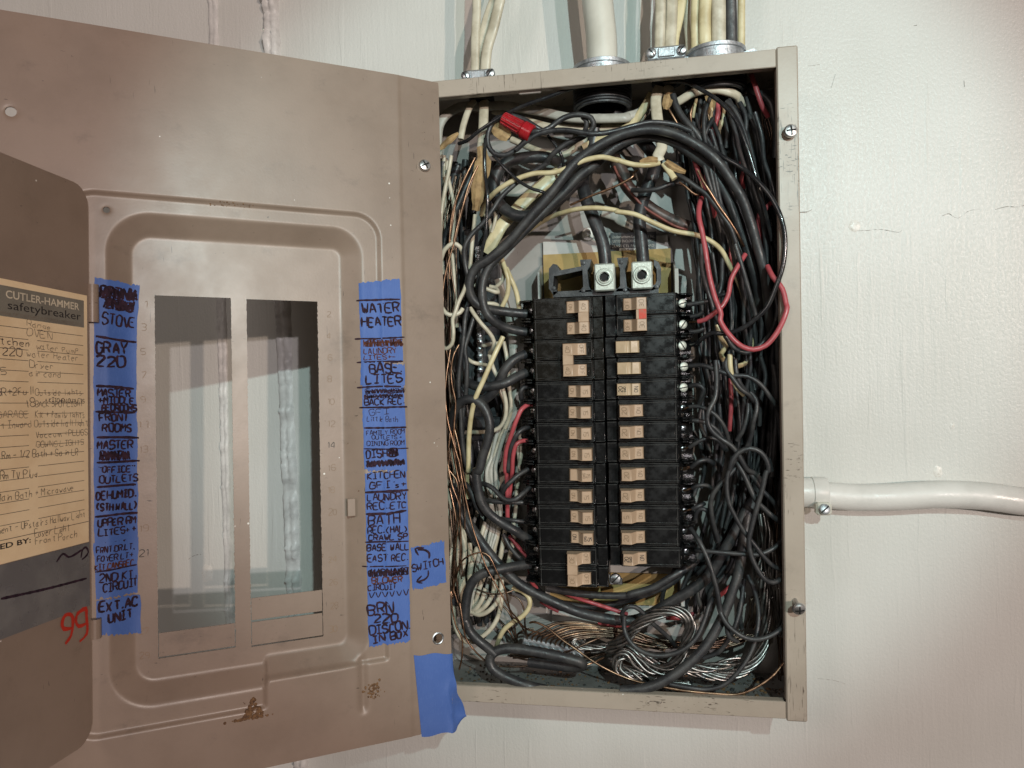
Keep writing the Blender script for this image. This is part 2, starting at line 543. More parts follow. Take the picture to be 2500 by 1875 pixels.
def letters(text, sloppy=0.25):
    """list of polylines in units where the cap height is 1; total width also returned"""
    x, out = 0.0, []
    for ch in text:
        g = GL.get(ch, '')
        wd = 0.62
        dx, dy = random.gauss(0, 0.03), random.gauss(0, 0.035)
        sc = 1 + random.gauss(0, 0.05)
        for st in g.split(';'):
            pl = []
            for t in st.split():
                pl.append((x + (int(t[0]) / 4) * wd * sc + dx + random.gauss(0, 0.03 * sloppy * 4), int(t[1]) / 6 * sc + dy + random.gauss(0, 0.03 * sloppy * 4)))
            if len(pl) > 1:
                out.append(pl)
        x += {' ': 0.45, '.': 0.4, ',': 0.35, "'": 0.35, 'I': 0.80, '1': 0.6, 'i': 0.45, 'l': 0.45}.get(ch, 0.83)
    return out, x - 0.2


def ribbon(mb, pl, w, place, mat, step=None, wob=0.12):
    """flat pen stroke: pl in mm on a surface, place(u, v) -> 3-D point just above that surface"""
    P = np.array([(a, b, 0) for a, b in pl], float)
    S = spline(P, step or max(w * 1.2, 0.5)) if len(P) > 2 else spline(P, max(w * 1.5, 0.8))
    n = len(S)
    T = np.gradient(S, axis=0)
    T /= np.linalg.norm(T, axis=1)[:, None] + 1e-9
    N = np.stack([-T[:, 1], T[:, 0]], 1)
    vs, fs = [], []
    for i in range(n):
        ww = w * 0.5 * (1 + random.gauss(0, wob))
        if i in (0, n - 1):
            ww *= 0.62
        for s in (-1, 1):
            vs.append(place(S[i, 0] + N[i, 0] * ww * s, S[i, 1] + N[i, 1] * ww * s))
    for i in range(n - 1):
        fs.append((2 * i, 2 * i + 1, 2 * i + 3, 2 * i + 2))
    mb.add(vs, fs, mat)


def write(mb, text, a, b, h, w, place, mat, sloppy=0.25):
    """hand lettering along the baseline a -> b (mm), cap height h, stroke width w"""
    pls, tw = letters(text, sloppy)
    a, b = np.array(a, float), np.array(b, float)
    L = np.linalg.norm(b - a)
    e = (b - a) / L
    p = np.array([-e[1], e[0]])
    for pl in pls:
        ribbon(mb, [tuple(a + e * (x / tw * L) + p * (y * h)) for x, y in pl], w, place, mat)


_tc = {}


def typeset(mb, text, place, mat, x0, x1, y, h, bold=0.0):
    """printed lettering: built-in font outlines laid on a surface between x0 and x1 (mm), cap height h"""
    cu = bpy.data.curves.new('t', 'FONT')
    cu.body = text
    cu.size = 1.0
    cu.offset = bold
    cu.resolution_u = 3
    ob = bpy.data.objects.new('t', cu)
    COL.objects.link(ob)
    dg = bpy.context.evaluated_depsgraph_get()
    me = bpy.data.meshes.new_from_object(ob.evaluated_get(dg))
    co = np.array([tuple(v.co) for v in me.vertices])
    fs = [tuple(p.vertices) for p in me.polygons]
    bpy.data.objects.remove(ob)
    bpy.data.curves.remove(cu)
    bpy.data.meshes.remove(me)
    if len(co) == 0:
        return
    lo, hi = co[:, 0].min(), co[:, 0].max()
    vs = [place(x0 + (c[0] - lo) / (hi - lo) * (x1 - x0), y + c[1] / 0.69 * h) for c in co]
    mb.add(vs, fs, mat)


def screw(mb, c, axis, r, h, mat, cross=False, ang=0.4, slot='dark_gap'):
    """domed screw head with its slot"""
    c = np.array(c, float)
    a = np.array(axis, float)
    a /= np.linalg.norm(a)
    mb.lathe(c, a, [(r, 0), (r, h * 0.45), (r * 0.85, h * 0.8), (r * 0.5, h), (0.0001, h * 1.04)], mat, 20)
    hlp = np.array([0, 0, 1.0]) if abs(a[2]) < 0.9 else np.array([1.0, 0, 0])
    u = np.cross(a, hlp)
    u /= np.linalg.norm(u)
    w = np.cross(a, u)
    for k in range(2 if cross else 1):
        t = ang + k * math.pi / 2
        d = u * math.cos(t) + w * math.sin(t)
        q = np.cross(a, d)
        wd = r * 0.13
        S = [s_ * (0.95 if not cross else 0.7) for s_ in (-1, -0.85, -0.5, 0, 0.5, 0.85, 1)]
        hs = [np.interp(abs(s_), [0, 0.5, 0.85, 1], [1.04, 1.0, 0.8, 0.45]) * h + 0.04 * h for s_ in S]
        vs = [c + d * s_ * r + q * sy * wd + a * hh for s_, hh in zip(S, hs) for sy in (-1, 1)]
        mb.add(vs, [(2 * i, 2 * i + 1, 2 * i + 3, 2 * i + 2) for i in range(len(S) - 1)], slot)

# ================================================================== wall
def mmv(x, y, z):
    return (x / 1000, y / 1000, z / 1000)


mb = MB()
mb.box(-2.2, 2.2, 0.0, 0.12, -1.6, 1.8, 'wall_paint')
wall = mb.build('wall', smooth=0, kind='structure')
# two lumpy caulked joints running down the board wall
for (xt, xb), amp, wid in (((at(661, 30, 0)[0], at(712, 1300, 0)[0]), 1.9, 0.0100), ((at(520, 30, 0)[0], at(556, 1300, 0)[0]), 0.8, 0.0065)):
    mb = MB()
    zs = np.arange(-0.55, 0.75, 0.0035)
    n = len(zs)
    prof = [-1, -0.8, -0.45, -0.15, 0.15, 0.45, 0.8, 1]
    lump = np.convolve(rng.normal(0, 1.5, n + 8), np.ones(4) / 4, 'same')[4:4 + n]
    lump2 = np.convolve(rng.normal(0, 1, n + 20), np.ones(7) / 7, 'same')[10:10 + n]
    vs, fs = [], []
    for i, z in enumerate(zs):
        x0 = xt + (xb - xt) * (at(661, 30, 0)[2] - z) / (at(661, 30, 0)[2] - at(712, 1300, 0)[2])
        hw = wid * (1 + 0.16 * lump2[i])
        hh = 0.0030 * amp * (1 + 0.55 * lump[i] + 0.7 * lump2[i])
        for k, p in enumerate(prof):
            prf = (1 - p * p) * 1.0 + (0.5 if abs(abs(p) - 0.45) < 0.1 else -0.25 if abs(p) < 0.2 else 0)
            vs.append((x0 + hw * p + 0.0006 * lump2[i], 0.0008 - max(0.0, prf * hh * (1 + rng.normal(0, 0.16))) - (0.0 if abs(p) > 0.9 else 0.0012), z))
        if i:
            for k in range(len(prof) - 1):
                a = (i - 1) * len(prof) + k
                fs.append((a, a + 1, a + 1 + len(prof), a + len(prof)))
    mb.add(vs, fs, 'caulk')
    mb.build('caulk_bead', wall, smooth=180)

# hairline cracks and paint blemishes in the wall
for pts, w in (([(2300, 527), (2318, 522), (2330, 530), (2340, 534), (2352, 524), (2365, 512), (2392, 508), (2410, 514), (2440, 510), (2460, 503), (2480, 505), (2520, 498)], 0.9), ([(2088, 566), (2120, 560), (2150, 563), (2196, 566), (2200, 562)], 0.5),
               ([(1972, 160), (2000, 158)], 0.5), ([(2030, 215), (2038, 180)], 0.5), ([(2230, 60), (2238, 62)], 1.2), ([(2354, 195), (2352, 215)], 1.0), ([(1995, 1655), (2040, 1662), (2060, 1668)], 0.5), ([(455, 1372), (470, 1360), (492, 1356), (512, 1366)], 1.6)):
    mb = MB()
    P = [at(x + random.gauss(0, 1.5), y + random.gauss(0, 1.2), 0.25) for x, y in pts]
    S = spline(P, 0.0016, 0.0006)
    mb.tube(S, [w / 1000 * 0.32 * max(0.05, random.gauss(0.5, 0.4)) for _ in S], 'crack', 5)
    mb.build('paint_crack', wall)
for x, y, r in ((2086, 552, 5.5), (2290, 1152, 5), (505, 1400, 9), (2325, 1040, 3)):
    mb = MB()
    c = at(x, y, 0)
    n = 14
    ring = [(c[0] + math.cos(2 * math.pi * k / n) * r / 1000 * (0.8 + 0.4 * random.random()), c[2] + math.sin(2 * math.pi * k / n) * r / 1000 * 1.2 * (0.8 + 0.4 * random.random())) for k in range(n)]
    vs = [(c[0], -0.0004, c[2])] + [(a * 0.5 + c[0] * 0.5, -0.0004 - 0.0008 * random.random(), b * 0.5 + c[2] * 0.5) for a, b in ring] + [(a, 0.0002, b) for a, b in ring]
    fs = [(0, 1 + k, 1 + (k + 1) % n) for k in range(n)] + [(1 + k, 1 + n + k, 1 + n + (k + 1) % n, 1 + (k + 1) % n) for k in range(n)]
    mb.add(vs, fs, 'blemish')
    mb.build('paint_blemish', wall, smooth=70)

# ================================================================== breaker box
XL, XR, ZT, ZB = -0.200, 0.1341, 0.2554, -0.3129
YF = -0.095
box = thing('breaker_box', 'open taupe steel breaker box mounted on the white wall, crowded with wires', 'breaker box', loc=((XL + XR) / 2, 0, ZB))
ob = np.array([(XL + XR) / 2, 0, ZB])


def bbox(name, x0, x1, y0, y1, z0, z1, mat, bev=0.0008):
    m_ = MB()
    m_.box(x0 - ob[0], x1 - ob[0], y0, y1, z0 - ob[2], z1 - ob[2], mat, bev)
    return m_.build(name, box, smooth=40)


T = 0.0016
bbox('back_panel', XL, XR, -0.006, -0.0045, ZB, ZT, 'inside_paint', 0)
bbox('side_wall', XL, XL + T, YF + 0.0005, -0.0061, ZB + T, ZT - T, 'inside_paint', 0)
bbox('side_wall', XR - T, XR, YF + 0.0005, -0.0061, ZB + T, ZT - T, 'box_paint', 0)
bbox('top_wall', XL, XR, YF + 0.0005, -0.0061, ZT - T + 0.0002, ZT, 'box_paint', 0)
bbox('bottom_wall', XL, XR, YF + 0.0005, -0.0061, ZB, ZB + T - 0.0002, 'dusty_floor', 0)
LT = 0.0150
bbox('front_lip', XL + 0.017, XR - 0.0166, YF - 0.0012, YF + 0.0004, ZT - LT, ZT, 'box_paint', 0.0006)
bbox('front_lip', XL + 0.017, XR - 0.0166, YF - 0.0012, YF + 0.0004, ZB, ZB + LT, 'box_paint', 0.0006)
for x0, x1 in ((XL, XL + 0.0168), (XR - 0.0165, XR + 0.0006)):
    bbox('front_lip', x0, x1, YF - 0.0024, YF + 0.0004, ZB - 0.0014, ZT + 0.0012, 'box_paint', 0.0011)
# folded return edges behind the lips
bbox('lip_return', XL + 0.018, XR - 0.018, YF + 0.0006, YF + 0.0070, ZT - LT, ZT - LT + 0.0011, 'box_paint', 0)
bbox('lip_return', XL + 0.018, XR - 0.018, YF + 0.0006, YF + 0.0070, ZB + LT - 0.0011, ZB + LT, 'box_paint', 0)
bbox('lip_return', XR - 0.0165, XR - 0.0154, YF + 0.0006, YF + 0.0070, ZB + LT + 0.001, ZT - LT - 0.001, 'box_paint', 0)
# rivets in the lower lip
for px, py in ((1583, 1716), (1610, 1718)):
    m_ = MB()
    c = at(px, py, 96.1)
    m_.lathe(c - ob, (0, -1, 0), [(0.0026, 0), (0.0024, 0.0004), (0.0014, 0.0007), (0.0001, 0.0008)], 'box_paint', 16)
    m_.build('rivet', box)
# thin mounting ears against the wall, painted over with it
for y0, y1 in ((386, 516), (1340, 1472)):
    a, b = at(1930, y0, 0.9), at(1987, y1, 0.9)
    m_ = MB()
    w, h, rr = b[0] - XR + 0.012, a[2] - b[2], 0.006
    pts = [(XR - 0.012, b[2]), (b[0] - rr, b[2]), (b[0] - rr * 0.3, b[2] + rr * 0.3), (b[0], b[2] + rr), (b[0], a[2] - rr), (b[0] - rr * 0.3, a[2] - rr * 0.3), (b[0] - rr, a[2]), (XR - 0.012, a[2])]
    m_.prism([(p[0] - ob[0], p[1] - ob[2]) for p in pts], 'y', -0.0022, -0.0001, 'wall_paint')
    m_.lathe((XR + 0.007 - ob[0], -0.0021, (a[2] + b[2]) / 2 - ob[2]), (0, -1, 0), [(0.0052, 0), (0.005, 0.0012), (0.003, 0.0016), (0.0001, 0.0017)], 'wall_paint', 20)
    m_.build('mounting_ear', box, smooth=40)
# cover screws left in the right flange
for px, py, tilt, out, cr, lab in ((1926, 325, (0.1, -1, 0.05), 0.004, True, 'silver cover screw in the box flange, slotted head facing out'),
                                   (1941, 1466, (0.12, -1, -0.42), 0.0095, True, 'half-loosened silver screw drooping from the lower box flange')):
    m_ = MB()
    c = at(px, py, 97.5)
    ax = np.array(tilt) / np.linalg.norm(tilt)
    m_.tube([c + ax * -0.003, c + ax * out * 0.3, c + ax * out], 0.0021, 'screw_steel', 12)
    if out > 0.01:
        for t in np.arange(0.002, out, 0.0014):
            m_.lathe(c + ax * t, ax, [(0.0020, 0), (0.0026, 0.0005), (0.0020, 0.0010)], 'screw_steel', 12)
    screw(m_, c + ax * out, ax, 0.0056, 0.0034, 'screw_steel', cr, 0.1)
    tag(m_.build('cover_screw'), lab, 'screw', 'cover screws in the box flange')

# white plastic tab hanging below the top lip
m_ = MB()
a, b = at(1266, 217, 88), at(1322, 224, 88)
m_.box(min(a[0], b[0]), max(a[0], b[0]), -0.091, -0.086, b[2] - 0.001, a[2] + 0.006, 'white_plastic', 0.0012)
tag(m_.build('plastic_clip'), 'small white plastic clip tucked under the top lip of the box', 'clip')

# ------------------------------------------------------------------ back pan, insulation and printed labels
pan = thing('interior_pan', 'light grey steel mounting pan behind the breakers', 'mounting pan', loc=(at(1480, 1000, 10)[0], -0.006, at(1480, 1000, 10)[2]))
po = np.array(pan.matrix_world.translation)


def wbox(m_, o, px0, py0, px1, py1, d0, d1, mat, bev=0.0, dref=None):
    """box whose front face spans the pixel rectangle at depth d1 (mm off the wall)"""
    a, b = at(px0, py0, dref or d1), at(px1, py1, dref or d1)
    m_.box(min(a[0], b[0]) - o[0], max(a[0], b[0]) - o[0], -d1 / 1000 - o[1], -d0 / 1000 - o[1], min(a[2], b[2]) - o[2], max(a[2], b[2]) - o[2], mat, bev)


m_ = MB()
wbox(m_, po, 1325, 590, 1650, 1530, 9, 11, 'pan_paint', 0.0004)
m_.build('pan_plate', pan)
for x0, x1, y0, y1 in ((1312, 1336, 650, 1495), (1646, 1672, 640, 1480)):
    m_ = MB()
    a, b = at(x0, y0, 36), at(x1, y1, 36)
    m_.prism([(-0.036 - po[1], a[2] - 0.006 - po[2]), (-0.009 - po[1], a[2] + 0.004 - po[2]), (-0.009 - po[1], b[2] - po[2]), (-0.036 - po[1], b[2] - po[2])], 'x', a[0] - po[0], a[0] + 0.0018 - po[0], 'pan_paint')
    m_.box(a[0] - po[0], b[0] - po[0], -0.0375 - po[1], -0.0361 - po[1], b[2] - po[2], a[2] - 0.006 - po[2], 'pan_paint', 0.0003)
    m_.build('pan_flange', pan, smooth=30)
m_ = MB()
a = at(1436, 571, 16)
m_.lathe(a - po, (0, -1, 0), [(0.0062, -0.004), (0.0062, 0), (0.003, 0.001), (0.003, 0.010), (0.0018, 0.0112), (0.0001, 0.0115)], 'white_plastic', 16)
m_.build('stud', pan)
m_ = MB()
wbox(m_, po, 1326, 622, 1640, 760, 12.5, 14, 'fish_paper')
o_ = m_.build('insulation_sheet', smooth=0)
o_.location = po.tolist()
tag(o_, 'yellow-brown fibre insulation sheet behind the main lugs', 'insulation')
m_ = MB()
wbox(m_, po, 1340, 1395, 1655, 1480, 12.5, 14, 'fish_paper')
o_ = m_.build('insulation_sheet', smooth=0)
o_.location = po.tolist()
tag(o_, 'yellow-brown fibre insulation sheet below the lowest breakers', 'insulation')


def on_wallplane(d):
    return lambda px, py: tuple(at(px, py, d))


def label_plate(name, px0, py0, px1, py1, d, back, rows, ink, label):
    """rows: (text, x0, x1, baseline y, cap height px)"""
    m_ = MB()
    m_.add([at(px0, py0, d), at(px1, py0 - 4, d), at(px1, py1 - 4, d), at(px0, py1, d), at(px0, py0, d - 0.5), at(px1, py0 - 4, d - 0.5), at(px1, py1 - 4, d - 0.5), at(px0, py1, d - 0.5)],
           [(0, 1, 2, 3), (4, 7, 6, 5), (0, 4, 5, 1), (1, 5, 6, 2), (2, 6, 7, 3), (3, 7, 4, 0)], back)
    pl = on_wallplane(d + 0.4)
    for text, x0, x1, yb, h, it in rows:
        if text is None:
            m_.add([pl(x0, yb - h), pl(x1, yb - h - 1), pl(x1, yb - 1), pl(x0, yb)], [(0, 1, 2, 3)], it)
        else:
            pl2 = on_wallplane(d + 0.7)
            typeset(m_, text, lambda x, y: pl2(x, yb - (y - 0) - (x - x0) * 0.02), it, x0, x1, 0, h)
    return tag(m_.build(name, smooth=0), label, 'label')


label_plate('rating_label', 1490, 569, 1602, 622, 11.6, 'frame_black',
            [('Underwriters Laboratories Inc.', 1494, 1598, 582, 7, 'label_paper'), ('LISTED ENCLOSED PANELBOARD', 1496, 1596, 592, 6, 'label_paper'),
             ('CLASS CTL PANELBOARD', 1493, 1597, 604, 6, 'label_paper'), (None, 1512, 1585, 613, 7, 'label_paper'), ('ISSUE NO. 4', 1518, 1560, 612, 5, 'print_black'),
             ('CUTLER-HAMMER', 1496, 1596, 621, 6, 'label_paper')], 'label_paper', 'black and white listing label stuck on the grey pan above the lugs')
label_plate('rating_label', 1373, 1446, 1519, 1488, 11.6, 'label_paper',
            [('CIRCUIT BREAKERS SUITABLE FOR', 1400, 1506, 1462, 6, 'print_black'), ('USE WITH 60/75 C COPPER OR ALUMINUM', 1386, 1504, 1472, 6, 'print_black'),
             ('USE IN CONJUNCTION WITH CH2000', 1384, 1504, 1483, 6, 'print_black')], 'print_black', 'pale printed notice label on the pan below the breakers')

# ------------------------------------------------------------------ main lug block
lug = thing('main_lug_block', 'black moulded lug block holding two big cable lugs above the breakers', 'lug block', loc=at(1470, 700, 60))
lo = np.array(lug.matrix_world.translation)


def lp(px, py, d):
    return at(px, py, d) - lo


def frame_piece(pts, d0, d1):
    m_ = MB()
    a = [at(x, y, d1) - lo for x, y in pts]
    m_.prism([(p[0], p[2]) for p in a], 'y', -d1 / 1000 - lo[1], -d0 / 1000 - lo[1], 'frame_black')
    return m_


# back bar, posts and curved outer arms of the moulded frame
for pts in ([(1350, 712), (1608, 700), (1608, 716), (1350, 726)],
            [(1416, 634), (1444, 633), (1440, 650), (1434, 660), (1438, 700), (1446, 712), (1412, 714), (1424, 700), (1422, 660), (1418, 648)],
            [(1506, 630), (1534, 628), (1530, 646), (1526, 656), (1530, 698), (1540, 710), (1502, 712), (1514, 698), (1514, 656), (1509, 646)],
            [(1597, 634), (1608, 640), (1614, 655), (1614, 690), (1606, 704), (1590, 710), (1586, 700), (1600, 694), (1604, 684), (1603, 656), (1596, 646)],
            [(1340, 656), (1350, 644), (1360, 646), (1366, 660), (1420, 650), (1420, 660), (1366, 672), (1352, 674), (1350, 700), (1362, 712), (1352, 722), (1340, 704)]):
    frame_piece(pts, 22, 62).build('frame', lug, smooth=30)
for px, py in ((1424, 642), (1516, 640), (1352, 704), (1424, 710), (1526, 708), (1603, 700)):
    m_ = MB()
    m_.lathe(lp(px, py, 62), (0, -1, 0), [(0.0022, 0), (0.0018, 0.0010), (0.0001, 0.0013)], 'frame_black', 12)
    m_.build('rivet', lug)
for x0, y0, x1, y1 in ((1450, 644, 1502, 709), (1541, 639, 1594, 704)):
    m_ = MB()
    a, b = lp(x0, y0, 72), lp(x1, y1, 72)
    m_.box(a[0], b[0], -0.072 - lo[1], -0.030 - lo[1], b[2], a[2], 'lug_metal', 0.0012)
    l_ = m_.build('lug', lug, smooth=30)
    s_ = MB()
    c = (a + b) / 2
    c[1] = -0.072 - lo[1]
    # hollow hex socket standing a little proud: outer collar, then six walls going down to a dark floor
    s_.lathe(c, (0, -1, 0), [(0.0080, -0.0002), (0.0080, 0.0010), (0.0074, 0.0016), (0.0068, 0.0016), (0.0066, 0.0010), (0.0060, 0.0010), (0.0058, 0.0024), (0.0047, 0.0026)], 'lug_metal', 30)
    hexr = [(0.0047 * math.cos(math.pi / 3 * k + 0.4), 0.0047 * math.sin(math.pi / 3 * k + 0.4)) for k in range(6)]
    s_.f.pop()
    s_.m.pop()
    vs = [(c[0] + p[0] * 0.92, c[1] - 0.0026, c[2] + p[1] * 0.92) for p in hexr] + [(c[0] + p[0] * 0.9, c[1] - 0.0002, c[2] + p[1] * 0.9) for p in hexr]
    s_.add(vs, [(k, (k + 1) % 6, 6 + (k + 1) % 6, 6 + k) for k in range(6)], 'zinc')
    s_.add(vs[6:], [tuple(range(6))], 'dark_gap')
    s_.build('set_screw', l_)

# ================================================================== breakers
DF = 86.0                                         # face of the breakers, mm off the wall
seam_t, seam_b = at(1473, 728, DF), at(1487, 1424, DF)
PITCH = 0.0188
ztop = at(1400, 735, DF)[2]


def seam_x(z):
    return seam_t[0] + (seam_b[0] - seam_t[0]) * (seam_t[2] - z) / (seam_t[2] - seam_b[2])


BODY = {}


def breaker_profile():
    # x measured outwards from the centre seam (mm), second value: height over the base plane (mm)
    return [(0.6, 0), (0.6, 42.0), (1.2, 43.5), (9.6, 43.5), (10.0, 42.6), (10.6, 42.6), (11.0, 45.2), (12.0, 46.0), (62.5, 46.0), (63.4, 45.3), (64.5, 38.5), (65.0, 34.0), (67.0, 30.0), (67.0, 14.0), (78.0, 12.0), (78.0, 0)]


def make_body(mir, mat):
    m_ = MB()
    W = PITCH * 1000
    def pr(pts, z0, z1, mt=mat):
        m_.prism([(mir * p[0] / 1000, -p[1] / 1000) for p in (pts if mir > 0 else pts)], 'z', z0 / 1000, z1 / 1000, mt)
    P = breaker_profile()
    g = 0.35
    # three layers give the moulded edges a raised rim with recessed shoulders
    shr = [(x, max(0, h - (0.9 if h > 40 else 0.25))) for x, h in P]
    pr(shr, g, 1.0)
    pr(P, 1.0, W - 1.0)
    pr(shr, W - 1.0, W - g)
    # raised panel line on the face
    pr([(14, 45.5), (14, 46.35), (60.5, 46.35), (60.5, 45.5)], 3.0, W - 3.0)
    # thin ridges framing the face, painted grey for edge highlights and dust
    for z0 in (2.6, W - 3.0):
        pr([(11.6, 45.6), (11.6, 46.5), (62.8, 46.5), (62.8, 45.6)], z0, z0 + 0.4, 'edge_glint_dust')
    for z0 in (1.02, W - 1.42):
        pr([(1.4, 43.0), (1.4, 43.75), (9.4, 43.75), (9.4, 43.0)], z0, z0 + 0.4, 'edge_glint_dust')
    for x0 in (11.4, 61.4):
        pr([(x0, 45.6), (x0, 46.45), (x0 + 0.4, 46.45), (x0 + 0.4, 45.6)], 1.2, W - 1.2, 'edge_glint_dust')
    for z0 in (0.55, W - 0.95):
        pr([(12, 44.6), (12, 45.45), (62.6, 45.45), (62.6, 44.6)], z0, z0 + 0.4, 'edge_glint_dust')
    # terminal fins each side of the wire entry
    for z0 in (g + 0.1, W - 2.0):
        pr([(65.5, 12), (65.5, 33), (68, 36.5), (72, 36.5), (74.5, 33), (78.5, 31), (78.5, 12)], z0, z0 + 1.5)
    pr([(67, 13.5), (67, 22), (73, 20), (78, 16), (78, 12.2)], 5.0, W - 5.0)
    return m_


TL = 20.5


def toggle_mesh(mir, style, on_out):
    """style: rocker with a tall thumb block; block sits towards the seam when on_out is False"""
    m_ = MB()
    L = TL
    if style == 'rocker':
        pf = [(0, 0), (0, 4.6), (8.2, 5.6), (10.2, 4.4), (12.2, 4.4), (13.0, 5.6), (19.4, 4.2), (20.5, 2.6), (20.5, 0)]
    else:
        pf = [(0, 0), (0.2, 9.8), (8.6, 10.9), (13.0, 4.2), (19.6, 3.0), (20.5, 1.6), (20.5, 0)]
    mat = 'toggle_pale' if style == 'rocker' else 'toggle_tan'
    pts = [((L - x) if on_out else x, h) for x, h in pf]
    pts = [(mir * x / 1000, -h / 1000) for x, h in pts]
    W = 10.4
    inner = [(p[0], p[1]) for p in pts]
    m_.prism(inner, 'z', 0.0, W / 1000, mat)
    return m_, (L, W, pf, on_out)


def toggle_place(mir, pf, on_out, L=20.5):
    """(x, z) mm on the toggle's top surface -> local point; lettering runs along z"""
    xs = [p[0] for p in pf]
    hs = [p[1] for p in pf]

    def pl(x, z, up=0.12):
        h = np.interp(x, xs[1:-1], hs[1:-1])
        xx = (L - x) if on_out else x
        return (mir * xx / 1000, -(h + up) / 1000, z / 1000)
    return pl


def add_toggle(parent, mir, zc, style, on_out, block_txt, low_txt, dark=False, red=False, xo=17.0):
    m_, (L, W, pf, oo) = toggle_mesh(mir, style, on_out)
    t_ = m_.build('toggle', parent, smooth=20)
    bv = t_.modifiers.new('edge', 'BEVEL')
    bv.width = 0.0005
    bv.segments = 2
    bv.angle_limit = math.radians(25)
    t_.location = (mir * xo / 1000, -0.0461, zc - W / 2000)
    pl = toggle_place(mir, pf, oo)
    s_ = MB()
    ink = 'print_black' if dark else 'toggle_mark'
    sgn = 1 if ((mir > 0) == (not oo)) else -1       # keeps letters readable whichever way the block points

    def put(txt, x0, x1, h, w):
        # text runs up the z axis, cap height along x
        pls, tw = letters(txt, 0.02)
        for q in pls:
            def mapper(u, v):
                return pl(u, v)
            pts = []
            for (a, c) in q:
                zz = W * 0.5 + mir * (a / tw - 0.5) * min(W * 0.72, tw * h * 1.0)
                xx = (x0 + x1) / 2 + (0.5 - c) * h * sgn * mir
                pts.append((xx, zz))
            ribbon(s_, pts, w, mapper, ink, 0.5, 0.05)
    if block_txt:
        if '/' in block_txt:
            a, c = block_txt.split('/')
            put(a, 1.0, 5.0, 3.2, 0.55)
            put(c, 5.2, 8.0, 2.0, 0.4)
        else:
            put(block_txt, 1.2, 7.4, 3.8, 0.42)
    if low_txt:
        put(low_txt, 14.0, 19.4, 3.2, 0.42)
    if s_.v:
        s_.build('raised_lettering', t_, smooth=0)
    return t_


NUM = ['first', 'second', 'third', 'fourth', 'fifth', 'sixth', 'seventh', 'eighth', 'ninth', 'tenth', 'eleventh', 'twelfth']
